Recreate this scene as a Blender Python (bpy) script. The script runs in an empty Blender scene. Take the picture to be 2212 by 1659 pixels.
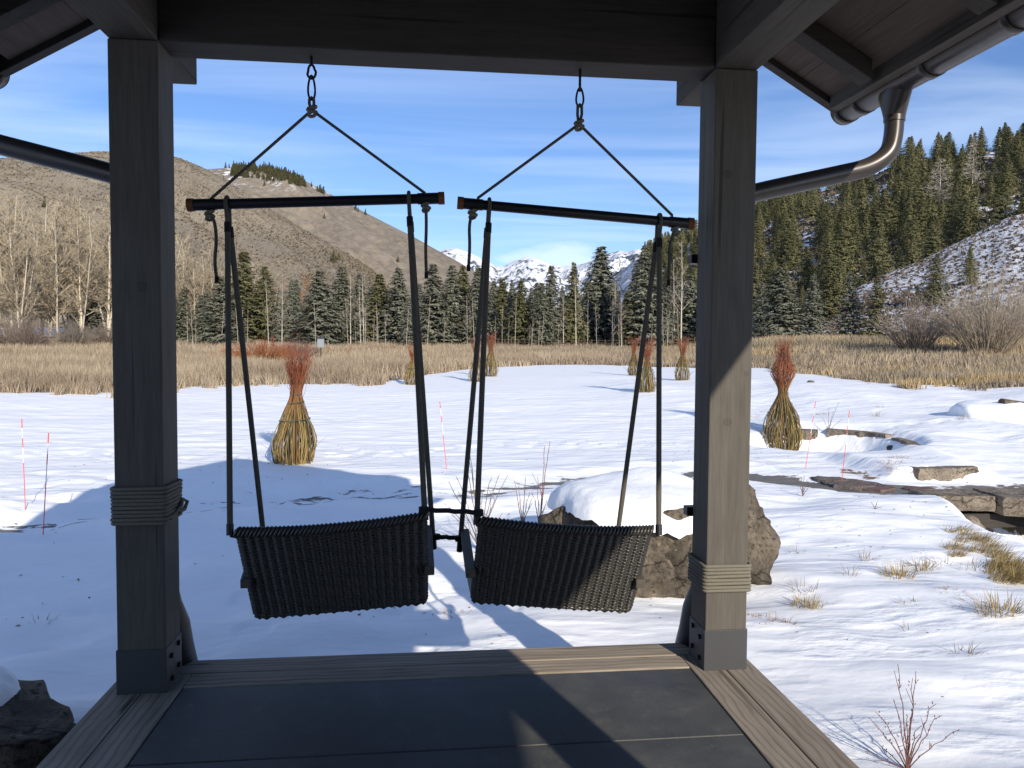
import bpy, math, random
import numpy as np
from mathutils import Vector, Matrix
random.seed(7)
SC = bpy.context.scene
COL = SC.collection
# ------------------------------------------------------------------ camera
HC = 1.5
LENS_PX, CX, CY = 1658.0, 1106.0, 829.5            # survey picture 2212 x 1659
_d = np.array([921-CX, -(752-CY), -LENS_PX]); _d /= np.linalg.norm(_d)
_r = np.array([15896-CX, -(861-CY), -LENS_PX]); _r = _r-(_r@_d)*_d; _r /= np.linalg.norm(_r)
_u = np.cross(_r, _d)
MC = np.array([_r, _d, _u])                        # camera axes -> world axes
cam = bpy.data.cameras.new('camera'); camo = bpy.data.objects.new('camera', cam); COL.objects.link(camo)
cam.sensor_width = 36.0; cam.lens = 36.0*LENS_PX/2212.0
cam.clip_start = 0.05; cam.clip_end = 20000
camo.matrix_world = Matrix([[*MC[0], 0], [*MC[1], 0], [*MC[2], HC], [0, 0, 0, 1]])
SC.camera = camo
# ------------------------------------------------------------------ sun, sky, exposure
SUN = Vector((0.93, -2.76, 1.288)).normalized()    # towards the sun
SUN_EL = math.asin(SUN.z)
SUN_AZ = math.atan2(SUN.x, SUN.y)
sl = bpy.data.lights.new('sun', 'SUN'); sl.energy = 4.5; sl.angle = math.radians(0.55); sl.color = (1.0, 0.905, 0.76)
so = bpy.data.objects.new('sun', sl); COL.objects.link(so); so.location = (20, -60, 30)
so.rotation_euler = SUN.to_track_quat('Z', 'Y').to_euler()
W = bpy.data.worlds.new('World'); SC.world = W; W.use_nodes = True
SC.view_settings.view_transform = 'Standard'; SC.view_settings.look = 'None'
SC.view_settings.exposure = 0.33; SC.view_settings.gamma = 1.0
def build_world():
    nt = W.node_tree; nt.nodes.clear(); N = nt.nodes.new; L = nt.links.new
    out = N('ShaderNodeOutputWorld'); bg = N('ShaderNodeBackground'); bg.inputs[1].default_value = 0.121
    sky = N('ShaderNodeTexSky'); sky.sky_type = 'NISHITA'; sky.sun_disc = False
    sky.sun_elevation = SUN_EL; sky.sun_rotation = SUN_AZ
    sky.altitude = 1800; sky.air_density = 1.35; sky.dust_density = 0.25; sky.ozone_density = 3.0
    tc = N('ShaderNodeTexCoord'); sep = N('ShaderNodeSeparateXYZ'); L(tc.outputs['Generated'], sep.inputs[0])
    def mth(op, a, b=None, clamp=False):
        m = N('ShaderNodeMath'); m.operation = op; m.use_clamp = clamp
        for i, v in enumerate((a, b)):
            if v is None: continue
            if isinstance(v, (int, float)): m.inputs[i].default_value = v
            else: L(v, m.inputs[i])
        return m.outputs[0]
    def ramp(fac, stops):
        r = N('ShaderNodeValToRGB'); L(fac, r.inputs[0]); e = r.color_ramp.elements
        while len(e) < len(stops): e.new(0.5)
        for k, (p, c) in enumerate(stops): e[k].position = p; e[k].color = (c, c, c, 1)
        return r.outputs[0]
    # thin cirrus on a high plane
    zc = mth('MAXIMUM', sep.outputs[2], 0.03)
    cx = mth('DIVIDE', sep.outputs[0], zc); cy = mth('DIVIDE', sep.outputs[1], zc)
    cmb = N('ShaderNodeCombineXYZ'); L(cx, cmb.inputs[0]); L(cy, cmb.inputs[1])
    mp = N('ShaderNodeMapping'); L(cmb.outputs[0], mp.inputs[0]); mp.inputs['Rotation'].default_value = (0, 0, 0.7); mp.inputs['Scale'].default_value = (0.32, 0.85, 1)
    n1 = N('ShaderNodeTexNoise'); L(mp.outputs[0], n1.inputs[0]); n1.inputs['Scale'].default_value = 1.0; n1.inputs['Detail'].default_value = 7; n1.inputs['Roughness'].default_value = 0.52; n1.inputs['Distortion'].default_value = 0.5
    c1 = mth('MULTIPLY', ramp(n1.outputs[0], [(0.42, 0.0), (0.70, 1.0)]), 0.42)
    # low cumulus bank over the valley mouth
    mp2 = N('ShaderNodeMapping'); L(tc.outputs['Generated'], mp2.inputs[0]); mp2.inputs['Scale'].default_value = (9, 9, 26)
    n2 = N('ShaderNodeTexNoise'); L(mp2.outputs[0], n2.inputs[0]); n2.inputs['Detail'].default_value = 6; n2.inputs['Scale'].default_value = 1.0; n2.inputs['Roughness'].default_value = 0.5
    ex = mth('DIVIDE', mth('SUBTRACT', sep.outputs[0], 0.190), 0.10)
    ez = mth('DIVIDE', mth('SUBTRACT', sep.outputs[2], 0.116), 0.022)
    rr = mth('ADD', mth('MULTIPLY', ex, ex), mth('MULTIPLY', ez, ez))
    msk = mth('SUBTRACT', 1.0, rr)
    msk = mth('MULTIPLY', mth('ADD', msk, mth('MULTIPLY', mth('SUBTRACT', n2.outputs[0], 0.48), 5.0)), 0.9, True)
    front = mth('GREATER_THAN', sep.outputs[1], 0.0)
    c2 = mth('MULTIPLY', mth('MULTIPLY', msk, front), 0.62)
    hz = mth('MULTIPLY', ramp(sep.outputs[2], [(0.02, 1.0), (0.26, 0.0)]), 0.13)
    fac = mth('MAXIMUM', mth('MAXIMUM', c1, c2), hz)
    mix = N('ShaderNodeMix'); mix.data_type = 'RGBA'; L(fac, mix.inputs[0]); L(sky.outputs[0], mix.inputs[6]); mix.inputs[7].default_value = (9.6, 9.6, 9.0, 1)
    tn = N('ShaderNodeMix'); tn.data_type = 'RGBA'; tn.blend_type = 'MULTIPLY'; tn.inputs[0].default_value = 1.0; L(mix.outputs[2], tn.inputs[6]); tn.inputs[7].default_value = (0.66, 0.765, 1.00, 1)
    L(tn.outputs[2], bg.inputs[0]); L(bg.outputs[0], out.inputs[0])
build_world()
# ------------------------------------------------------------------ survey helpers
def ray(px, py): return MC @ np.array([px-CX, -(py-CY), -LENS_PX])
CP = np.array([0, 0, HC])
def onz(px, py, z): r = ray(px, py); return CP + r*((z-HC)/r[2])
def ony(px, py, y): r = ray(px, py); return CP + r*(y/r[1])
def azel(px, py): r = ray(px, py); return math.atan2(r[0], r[1]), r[2]/math.hypot(r[0], r[1])
def V3(p): return np.array(p, float)
# ------------------------------------------------------------------ noise
def _h(ix, iy, s):
    n = (ix.astype(np.int64)*374761393 + iy.astype(np.int64)*668265263 + s*1442695041) & 0xffffffff
    n = ((n ^ (n >> 13))*1274126177) & 0xffffffff
    n = n ^ (n >> 16)
    return (n & 0xffff)/65535.0
def vn(x, y, s=0):
    x = np.asarray(x, float); y = np.asarray(y, float)
    ix = np.floor(x); iy = np.floor(y); fx = x-ix; fy = y-iy
    fx = fx*fx*fx*(fx*(fx*6-15)+10); fy = fy*fy*fy*(fy*(fy*6-15)+10)
    a = _h(ix, iy, s); b = _h(ix+1, iy, s); c = _h(ix, iy+1, s); d = _h(ix+1, iy+1, s)
    return (a*(1-fx)+b*fx)*(1-fy)+(c*(1-fx)+d*fx)*fy
def fbm(x, y, s=0, o=4):
    t = 0; a = 0.5; n = 0
    for k in range(o):
        t = t+a*vn(np.asarray(x)*2**k+k*17.3, np.asarray(y)*2**k-k*9.1, s+k); n += a; a *= 0.5
    return t/n
def ss(a, b, x): t = np.clip((np.asarray(x, float)-a)/(b-a), 0, 1); return t*t*(3-2*t)
def polyd(x, y, P):
    d = np.full(np.shape(x), 1e9)
    for (a, b), (c, e) in zip(P[:-1], P[1:]):
        vx, vy = c-a, e-b; t = np.clip(((x-a)*vx+(y-b)*vy)/(vx*vx+vy*vy), 0, 1)
        d = np.minimum(d, np.hypot(x-a-t*vx, y-b-t*vy))
    return d
# ------------------------------------------------------------------ tags and object helpers
def tag(o, label=None, cat=None, group=None, kind=None):
    if label: o['label'] = label
    if cat: o['category'] = cat
    if group: o['group'] = group
    if kind: o['kind'] = kind
    return o
def empty(name, loc=(0, 0, 0), label=None, cat=None, group=None):
    o = bpy.data.objects.new(name, None); o.empty_display_size = 0.1; o.location = loc; COL.objects.link(o)
    return tag(o, label, cat, group)
def np_mesh(name, V, F, mat, smooth=False, col=None, attr=None):
    """V (n,3); F (m,k) ints"""
    V = np.asarray(V, np.float32); F = np.asarray(F, np.int32)
    me = bpy.data.meshes.new(name); k = F.shape[1]
    me.vertices.add(len(V)); me.vertices.foreach_set('co', V.ravel())
    me.loops.add(F.size); me.loops.foreach_set('vertex_index', F.ravel())
    me.polygons.add(len(F)); me.polygons.foreach_set('loop_start', np.arange(0, F.size, k, dtype=np.int32))
    me.polygons.foreach_set('loop_total', np.full(len(F), k, np.int32))
    if smooth: me.polygons.foreach_set('use_smooth', np.ones(len(F), bool))
    if mat: me.materials.append(mat)
    if col is not None:
        a = me.color_attributes.new('Col', 'FLOAT_COLOR', 'POINT'); c = np.ones((len(V), 4), np.float32); c[:, :3] = col
        a.data.foreach_set('color', c.ravel())
    if attr:
        for n, v in attr.items():
            a = me.attributes.new(n, 'FLOAT', 'POINT'); a.data.foreach_set('value', np.asarray(v, np.float32).ravel())
    me.update(); me.validate()
    return me
def link(name, me, parent=None, loc=None):
    o = bpy.data.objects.new(name, me); COL.objects.link(o)
    if loc is not None: o.location = loc
    if parent: o.parent = parent
    return o
class MB:
    def __init__(s): s.v = []; s.f = []; s.m = []; s.sm = []
    def add(s, vs, fs, smooth=False, mi=0):
        b = len(s.v); s.v += [tuple(float(c) for c in v) for v in vs]
        for f in fs: s.f.append([i+b for i in f]); s.sm.append(smooth); s.m.append(mi)
        return s
    def box(s, a, b, bev=0.0, mi=0):
        a = np.minimum(a, b).astype(float) if False else np.array([min(a[i], b[i]) for i in range(3)], float); b2 = np.array([max(s_, t_) for s_, t_ in zip(a, b)], float)
        return s.hexa([(a[0], a[1], a[2]), (b2[0], a[1], a[2]), (b2[0], b2[1], a[2]), (a[0], b2[1], a[2]), (a[0], a[1], b2[2]), (b2[0], a[1], b2[2]), (b2[0], b2[1], b2[2]), (a[0], b2[1], b2[2])], mi)
    def hexa(s, p, mi=0):
        return s.add(p, [(0, 3, 2, 1), (4, 5, 6, 7), (0, 1, 5, 4), (1, 2, 6, 5), (2, 3, 7, 6), (3, 0, 4, 7)], False, mi)
    def bar(s, a, b, w, h, up=(0, 0, 1), mi=0):
        a = Vector(a); b = Vector(b); d = (b-a).normalized(); up = Vector(up); r = d.cross(up).normalized(); u = r.cross(d).normalized()
        P = [q+r*(sx*w/2)+u*(sy*h/2) for q in (a, b) for sx, sy in ((-1, -1), (1, -1), (1, 1), (-1, 1))]
        return s.add(P, [(0, 1, 2, 3), (7, 6, 5, 4), (0, 4, 5, 1), (1, 5, 6, 2), (2, 6, 7, 3), (3, 7, 4, 0)], False, mi)
    def tube(s, P, R, n=8, closed=False, cap=True, mi=0, sq=None):
        P = [Vector(p) for p in P]; m = len(P)
        if isinstance(R, (int, float)): R = [R]*m
        T = []
        for i in range(m):
            if closed: t = P[(i+1) % m]-P[i-1]
            else: t = P[min(i+1, m-1)]-P[max(i-1, 0)]
            T.append(t.normalized() if t.length > 1e-9 else Vector((0, 0, 1)))
        ref = Vector((0, 0, 1)) if abs(T[0].z) < 0.9 else Vector((0, 1, 0))
        u = T[0].cross(ref).normalized(); vs = []
        for i in range(m):
            u = (u-T[i]*u.dot(T[i])).normalized(); w = T[i].cross(u)
            for k in range(n):
                a = 2*math.pi*k/n; vs.append(P[i]+(u*math.cos(a)+w*math.sin(a))*R[i])
        fs = []
        for i in range(m if closed else m-1):
            j = (i+1) % m
            for k in range(n): k2 = (k+1) % n; fs.append((i*n+k, i*n+k2, j*n+k2, j*n+k))
        s.add(vs, fs, True, mi)
        if cap and not closed:
            s.add(vs[:n], [tuple(range(n-1, -1, -1))], False, mi); s.add(vs[-n:], [tuple(range(n))], False, mi)
        return s
    def ball(s, c, r, n=10, sc=(1, 1, 1), mi=0):
        vs = []; fs = []; c = Vector(c)
        for i in range(n//2+1):
            th = math.pi*i/(n//2)
            for k in range(n):
                a = 2*math.pi*k/n; vs.append(c+Vector((r*sc[0]*math.sin(th)*math.cos(a), r*sc[1]*math.sin(th)*math.sin(a), r*sc[2]*math.cos(th))))
        for i in range(n//2):
            for k in range(n): k2 = (k+1) % n; fs.append((i*n+k, (i+1)*n+k, (i+1)*n+k2, i*n+k2))
        return s.add(vs, fs, True, mi)
    def build(s, name, mat, parent=None, bevel=0):
        me = bpy.data.meshes.new(name); me.from_pydata(s.v, [], s.f)
        for m in (mat if isinstance(mat, (list, tuple)) else [mat]): me.materials.append(m)
        me.polygons.foreach_set('use_smooth', s.sm); me.polygons.foreach_set('material_index', s.m); me.update()
        o = link(name, me, parent)
        if bevel:
            b = o.modifiers.new('bevel', 'BEVEL'); b.width = bevel; b.segments = 2; b.limit_method = 'ANGLE'; b.angle_limit = 0.6
        return o
# ------------------------------------------------------------------ materials
def mat(name, base=(0.5, 0.5, 0.5), rough=0.7, spec=0.3, metal=0.0):
    m = bpy.data.materials.new(name); m.use_nodes = True; b = m.node_tree.nodes['Principled BSDF']
    b.inputs['Base Color'].default_value = (*base, 1); b.inputs['Roughness'].default_value = rough
    b.inputs['Specular IOR Level'].default_value = spec; b.inputs['Metallic'].default_value = metal
    return m
class NG:
    def __init__(s, m): s.nt = m.node_tree; s.b = s.nt.nodes['Principled BSDF']
    def n(s, t): return s.nt.nodes.new(t)
    def l(s, a, b): s.nt.links.new(a, b)
    def co(s, kind='Object'): return s.n('ShaderNodeTexCoord').outputs[kind]
    def map(s, v, sc=(1, 1, 1), rot=(0, 0, 0)):
        m = s.n('ShaderNodeMapping'); s.l(v, m.inputs[0]); m.inputs['Scale'].default_value = sc; m.inputs['Rotation'].default_value = rot; return m.outputs[0]
    def noise(s, v, scale, det=4, rough=0.55, dist=0.0):
        m = s.n('ShaderNodeTexNoise'); s.l(v, m.inputs['Vector']); m.inputs['Scale'].default_value = scale; m.inputs['Detail'].default_value = det
        m.inputs['Roughness'].default_value = rough; m.inputs['Distortion'].default_value = dist; return m.outputs[0]
    def ramp(s, fac, stops, interp='LINEAR'):
        r = s.n('ShaderNodeValToRGB'); s.l(fac, r.inputs[0]); e = r.color_ramp.elements; r.color_ramp.interpolation = interp
        while len(e) < len(stops): e.new(0.5)
        for k, (p, c) in enumerate(stops):
            e[k].position = p; e[k].color = (c, c, c, 1) if isinstance(c, (int, float)) else (*c, 1)
        return r.outputs[0]
    def mix(s, f, a, b, mode='MIX'):
        m = s.n('ShaderNodeMix'); m.data_type = 'RGBA'; m.blend_type = mode
        for sk, v in ((m.inputs[0], f), (m.inputs[6], a), (m.inputs[7], b)):
            if isinstance(v, (int, float)): sk.default_value = v
            elif isinstance(v, tuple): sk.default_value = (*v, 1)
            else: s.l(v, sk)
        return m.outputs[2]
    def m(s, op, a, b=None, clamp=False):
        m = s.n('ShaderNodeMath'); m.operation = op; m.use_clamp = clamp
        for i, v in enumerate((a, b)):
            if v is None: continue
            if isinstance(v, (int, float)): m.inputs[i].default_value = v
            else: s.l(v, m.inputs[i])
        return m.outputs[0]
    def bump(s, h, st, dist=0.02, prev=None):
        b = s.n('ShaderNodeBump'); s.l(h, b.inputs['Height']); b.inputs['Strength'].default_value = st; b.inputs['Distance'].default_value = dist
        if prev is not None: s.l(prev, b.inputs['Normal'])
        return b.outputs[0]
    def attr(s, name, kind='GEOMETRY'):
        a = s.n('ShaderNodeAttribute'); a.attribute_name = name; a.attribute_type = kind; return a
    def base(s, v): s.l(v, s.b.inputs['Base Color'])
    def nor(s, v): s.l(v, s.b.inputs['Normal'])
def wood(name, c1, c2, axis='z', scale=1.0, rough=0.75, knots=False, spec=0.12, bumps=0.35):
    m = mat(name, c1, rough, spec); g = NG(m); co = g.co()
    st = {'x': (0.06, 1, 1), 'y': (1, 0.06, 1), 'z': (1, 1, 0.06)}[axis]
    v = g.map(co, tuple(k*scale for k in st))
    n1 = g.noise(v, 22, 6, 0.65, 0.4); n2 = g.noise(v, 90, 3, 0.6); n3 = g.noise(g.map(co, (1, 1, 1)), 1.3, 3)
    f = g.ramp(n1, [(0.32, 0.0), (0.68, 1.0)])
    c = g.mix(f, c1, c2)
    c = g.mix(g.m('MULTIPLY', g.ramp(n2, [(0.4, 0.0), (0.65, 1.0)]), 0.30), c, tuple(k*0.55 for k in c1))
    c = g.mix(g.m('MULTIPLY', g.ramp(n3, [(0.45, 0.0), (0.75, 1.0)]), 0.35), c, tuple(k*1.35 for k in c2))
    if knots:
        # cathedral grain and long dark checks in weathered boards
        w = g.n('ShaderNodeTexWave'); g.l(g.map(co, tuple((0.35 if k < 1 else 1) for k in st)), w.inputs[0]); w.bands_direction = {'x': 'Y', 'y': 'X', 'z': 'X'}[axis]
        w.inputs['Scale'].default_value = 9; w.inputs['Distortion'].default_value = 7; w.inputs['Detail'].default_value = 3; w.inputs['Detail Scale'].default_value = 0.8
        c = g.mix(g.m('MULTIPLY', g.ramp(w.outputs[0], [(0.62, 0.0), (0.95, 1.0)]), 0.38), c, tuple(k*0.4 for k in c1))
        n4 = g.noise(g.map(co, tuple((2.2 if k < 1 else 14) for k in st)), 1.0, 3, 0.5)
        c = g.mix(g.m('MULTIPLY', g.ramp(n4, [(0.66, 0.0), (0.74, 1.0)]), 0.75), c, (0.03, 0.028, 0.03))
    chk = g.noise(g.map(co, tuple((0.55 if k < 1 else 26) for k in st)), 1.0, 2, 0.5)
    c = g.mix(g.m('MULTIPLY', g.ramp(chk, [(0.655, 0.0), (0.69, 1.0)]), 0.55), c, tuple(k*0.22 for k in c1))
    for kx, kz, ka, kb in KNOTS if axis == 'z' else ():
        sp = g.n('ShaderNodeSeparateXYZ'); g.l(co, sp.inputs[0]); dx = g.m('DIVIDE', g.m('SUBTRACT', sp.outputs[0], kx), ka); dz = g.m('DIVIDE', g.m('SUBTRACT', sp.outputs[2], kz), kb)
        dd = g.m('ADD', g.m('SQRT', g.m('ADD', g.m('MULTIPLY', dx, dx), g.m('MULTIPLY', dz, dz))), g.m('MULTIPLY', g.m('SUBTRACT', n1, 0.5), 0.5))
        c = g.mix(g.m('MULTIPLY', g.ramp(dd, [(0.0, 0.35), (0.45, 0.25), (0.80, 0.2), (0.93, 0.9), (1.0, 0.0)]), 0.8), c, tuple(k*0.3 for k in c1))
    g.base(c); g.nor(g.bump(n1, bumps, 0.004)); return m
KNOTS = [(1.383, 1.168, .020, .017), (1.468, 1.392, .011, .012), (1.36, 2.30, .022, .018), (-1.19, 1.75, .02, .02)]
M = {}
M['stain'] = wood('dark_stained_timber', (0.088, 0.080, 0.069), (0.124, 0.113, 0.098), 'z', rough=0.7)
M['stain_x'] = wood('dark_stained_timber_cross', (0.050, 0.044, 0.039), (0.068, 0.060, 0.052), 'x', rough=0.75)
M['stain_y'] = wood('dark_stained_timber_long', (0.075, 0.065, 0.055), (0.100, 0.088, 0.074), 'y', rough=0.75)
M['soffit'] = wood('soffit_boards', (0.085, 0.064, 0.052), (0.115, 0.088, 0.072), 'y', rough=0.8)
M['board_y'] = wood('weathered_board_long', (0.215, 0.178, 0.140), (0.330, 0.285, 0.230), 'y', 1.0, 0.7, True)
M['board_x'] = wood('weathered_board_cross', (0.260, 0.215, 0.165), (0.390, 0.330, 0.262), 'x', 1.0, 0.7, True)
M['arm'] = wood('swing_arm_wood', (0.080, 0.070, 0.060), (0.120, 0.105, 0.09), 'y', 1.0, 0.6)
def m_slab():
    m = mat('dark_slab', (0.05, 0.053, 0.058), 0.62, 0.35); g = NG(m); co = g.co()
    n = g.noise(co, 3.5, 6, 0.65); n2 = g.noise(co, 120, 3, 0.6); n3 = g.noise(g.map(co, (1, 1, 1), (0, 0, 0.5)), 9, 5, 0.7)
    c = g.mix(g.ramp(n, [(0.35, 0), (0.7, 1)]), (0.050, 0.052, 0.052), (0.094, 0.094, 0.091))
    c = g.mix(g.m('MULTIPLY', g.ramp(n3, [(0.55, 0), (0.75, 1)]), 0.45), c, (0.16, 0.155, 0.14))
    c = g.mix(g.m('MULTIPLY', g.ramp(n2, [(0.56, 0), (0.72, 1)]), 0.5), c, (0.14, 0.14, 0.135))
    g.base(c); g.l(g.ramp(n, [(0.3, 0.5), (0.7, 0.72)]), g.b.inputs['Roughness']); g.nor(g.bump(n2, 0.25, 0.002)); return m
M['slab'] = m_slab()
M['grout'] = mat('pale_grout', (0.20, 0.19, 0.16), 0.9)
M['steel'] = mat('painted_steel_shoe', (0.055, 0.056, 0.059), 0.55, 0.3)
M['blackmetal'] = mat('black_metal', (0.012, 0.012, 0.016), 0.45, 0.5, 0.3)
def m_gutter():
    m = mat('brown_gutter_metal', (0.050, 0.042, 0.038), 0.30, 0.5, 0.25); g = NG(m)
    n = g.noise(g.co(), 6, 4); g.l(g.ramp(n, [(0.3, 0.24), (0.7, 0.40)]), g.b.inputs['Roughness']); return m
M['gutter'] = m_gutter()
def m_rope(name, c):
    m = mat(name, c, 0.9, 0.15); g = NG(m); co = g.co(); n = g.noise(co, 160, 3, 0.7); g.base(g.mix(n, tuple(k*0.6 for k in c), tuple(k*1.4 for k in c)))
    g.nor(g.bump(n, 0.8, 0.003)); return m
M['rope'] = m_rope('grey_green_rope', (0.17, 0.155, 0.125))
M['rope2'] = m_rope('suspension_rope', (0.10, 0.09, 0.075))
M['cap'] = mat('rusty_end_cap', (0.16, 0.060, 0.022), 0.6)
M['wicker'] = mat('wicker_strand', (0.036, 0.033, 0.029), 0.33, 0.5)
M['strap'] = mat('black_strap', (0.016, 0.016, 0.018), 0.8, 0.2)
# ------------------------------------------------------------------ ground shape
PATH = [(-12, 7.2), (-4.54, 9.38), (-2.49, 10.38), (-1.06, 11.0), (0.53, 11.0), (1.61, 11.5), (3.7, 12.35), (4.57, 12.5), (5.35, 12.24), (5.84, 11.84), (6.26, 11.3), (6.9, 10.95), (8.2, 11.0), (12, 11.2)]
CREEK = [(8.0, 0.5), (8.0, 3), (7.95, 6), (8.2, 8.0), (8.7, 9.2), (9.6, 9.4)]
RZ = ([0, 16, 22, 28, 37, 50, 60, 80, 110, 150, 400], [-.55, -.55, -.35, -.08, .15, .28, .35, .9, 1.9, 2.6, 4])
def ground(x, y):
    x = np.asarray(x, float); y = np.asarray(y, float); r = np.hypot(x, y); z = np.interp(r, *RZ)+1.75*ss(42, 84, r)*ss(.30, .47, np.arctan2(x, np.maximum(y, .01)))*(y > 0)
    w = ss(5.5, 9, x)*ss(12.5, 16, y)*(1-ss(30, 42, r)); z = z+w*(0.62*(fbm(x/4.6, y/4.2, 3, 3)-.46)+0.05)
    near = 1-ss(9.5, 14, y)
    z = z+near*(1-ss(-.5, 2.2, x))*0.20*(fbm(x/.95, y/.62, 11, 2)-.5)
    z = z+near*ss(0.5, 2.5, x)*0.17*(fbm(x/1.5+0.4*y, y/.8, 21, 3)-.5)
    z = z+0.08*(fbm(x/2.6, y/1.3, 31, 3)-.5)*(1-ss(20, 40, r))
    z = z+0.035*(fbm(x/.55, y/.30, 41, 2)-.5)*ss(9, 13, y)*(1-ss(24, 34, r))
    fp = ss(.66, .80, vn(x/.30, y/.24, 71))*ss(.50, .62, vn(x/1.9, y/1.5, 72))*(1-ss(15, 22, r)); z = z-0.022*fp*(1-ss(.5, 2.0, x))
    fp2 = np.exp(-((y-(15.5+.12*x+.5*np.sin(x*.7)))/.45)**2)*ss(.60, .75, vn(x/.26, y/.20, 73)); z = z-0.03*fp2
    d = polyd(x, y, PATH)
    z = z-0.07*np.exp(-(d/.55)**2)+0.07*np.exp(-((d-.95)/.30)**2)*(0.3+vn(x/.6, y/.4, 51))*(x < 6)
    z = z+0.18*ss(11.62, 11.8, y)*(1-ss(13.2, 14.5, y))*ss(7.4, 7.8, x)*(1-ss(9.1, 9.8, x))
    pd = np.hypot((x-8.6), (y-16.0)*0.9); z = z-0.42*(1-ss(1.35, 1.72, pd))
    z = z+0.14*ss(1.8, 2.15, pd)*(1-ss(2.4, 4.0, pd))*ss(8.6, 9.4, x)
    dc = polyd(x, y, CREEK); z = z-0.95*(1-ss(0.9, 1.75, dc))
    # drift against the boulders, hollow under the deck
    z = z+0.10*np.exp(-(((x-1.2)/.9)**2+((y-8.0)/.8)**2))
    under = ss(-1.9, -1.3, x)*(1-ss(1.5, 2.1, x))*(1-ss(3.6, 4.2, y)); z = z-0.12*under
    return z
def gz(x, y): return float(ground(np.array([x]), np.array([y]))[0])
def ong(px, py):
    r = ray(px, py); r = r/math.hypot(r[0], r[1]); k = np.concatenate([np.arange(2, 40, .04), np.arange(40, 260, .2)])
    X = r[0]*k; Y = r[1]*k; Z = HC+r[2]*k; hit = np.nonzero(Z <= ground(X, Y))[0]
    i = hit[0] if len(hit) else len(k)-1
    return np.array([X[i], Y[i], Z[i]])
EDGE = [(-700, 850), (0, 846), (100, 849), (200, 851), (250, 850), (385, 842), (430, 833), (600, 831), (700, 829), (800, 828), (850, 823), (900, 813), (960, 805), (1000, 799), (1060, 793), (1100, 791), (1200, 788), (1300, 788), (1400, 791), (1500, 795), (1600, 796), (1650, 800), (1700, 806), (1750, 808), (1800, 816), (1870, 826), (1960, 838), (2050, 835), (2100, 845), (2212, 846), (2900, 850)]
_ea = []; _er = []
for p in EDGE:
    q = CP+0; a, e = azel(*p); rr = np.arange(20, 90, .1); zz = HC+e*rr; k = np.nonzero(zz <= np.interp(rr, *RZ))[0]; _ea.append(a); _er.append(rr[k[0]] if len(k) else 60)
def edge_r(x, y): return np.interp(np.arctan2(x, y), _ea, _er)
def meadow_w(x, y):
    r = np.hypot(x, y); e = edge_r(x, y); return np.where(np.asarray(y) > 5, r-e, -50)
def m_ground():
    m = mat('snow', (0.80, 0.82, 0.84), 0.55, 0.3); g = NG(m); co = g.co()
    mead = g.attr('meadow').outputs['Fac']; path = g.attr('path').outputs['Fac']; steep = g.attr('steep').outputs['Fac']
    n0 = g.noise(g.map(co, (0.35, 0.8, 1)), 1.0, 5, 0.6)
    snow = g.mix(g.noise(co, 1.4, 4), (0.82, 0.84, 0.86), (0.90, 0.905, 0.91))
    # gravel and brown leaf litter showing through along the path
    gr = g.mix(g.noise(co, 45, 4, 0.7), (0.05, 0.045, 0.04), (0.24, 0.22, 0.19))
    pn = g.noise(g.map(co, (1.3, 4.0, 1)), 1.2, 6, 0.62)
    pf = g.ramp(g.m('ADD', pn, g.m('MULTIPLY', path, 0.34)), [(0.775, 0), (0.79, 1)])
    c = g.mix(pf, snow, gr)
    # bare earth on the steep creek bank
    sn = g.noise(g.map(co, (3, 3, 3)), 1.0, 5, 0.65)
    sf = g.ramp(g.m('ADD', sn, g.m('MULTIPLY', steep, 0.32)), [(0.80, 0), (0.86, 1)])
    c = g.mix(sf, c, g.mix(g.noise(co, 30, 3), (0.10, 0.06, 0.03), (0.26, 0.18, 0.09)))
    # meadow floor: straw litter with remnants of snow
    st = g.mix(g.noise(co, 3, 5, 0.7), (0.19, 0.13, 0.065), (0.34, 0.25, 0.13))
    lit = g.noise(g.map(co, (0.10, 0.55, 1)), 1.0, 5, 0.6)
    st = g.mix(g.ramp(lit, [(0.60, 0), (0.64, 1)]), st, (0.78, 0.80, 0.83))
    mf = g.ramp(g.m('ADD', g.m('MULTIPLY', g.m('SUBTRACT', g.noise(co, 0.9, 4, 0.65), 0.5), 3.5), g.m('MULTIPLY', mead, 1.0)), [(0.0, 0), (0.35, 1)])
    c = g.mix(mf, c, st)
    g.base(c)
    b1 = g.noise(g.map(co, (1.0, 1.9, 1)), 1.7, 3, 0.45); b2 = g.noise(co, 34, 4, 0.6); b3 = g.ramp(g.noise(g.map(co, (0.6, 2.2, 1)), 1.3, 2), [(0.5, 0), (0.62, 1)]); b4 = g.noise(g.map(co, (4, 9, 4)), 1.5, 3, 0.5)
    nb = g.bump(b1, 0.35, 0.10); nb = g.bump(g.m('MULTIPLY', b3, b4), 0.35, 0.05, nb); g.nor(g.bump(b2, 0.25, 0.008, nb)); return m
M['snow'] = m_ground()
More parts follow.
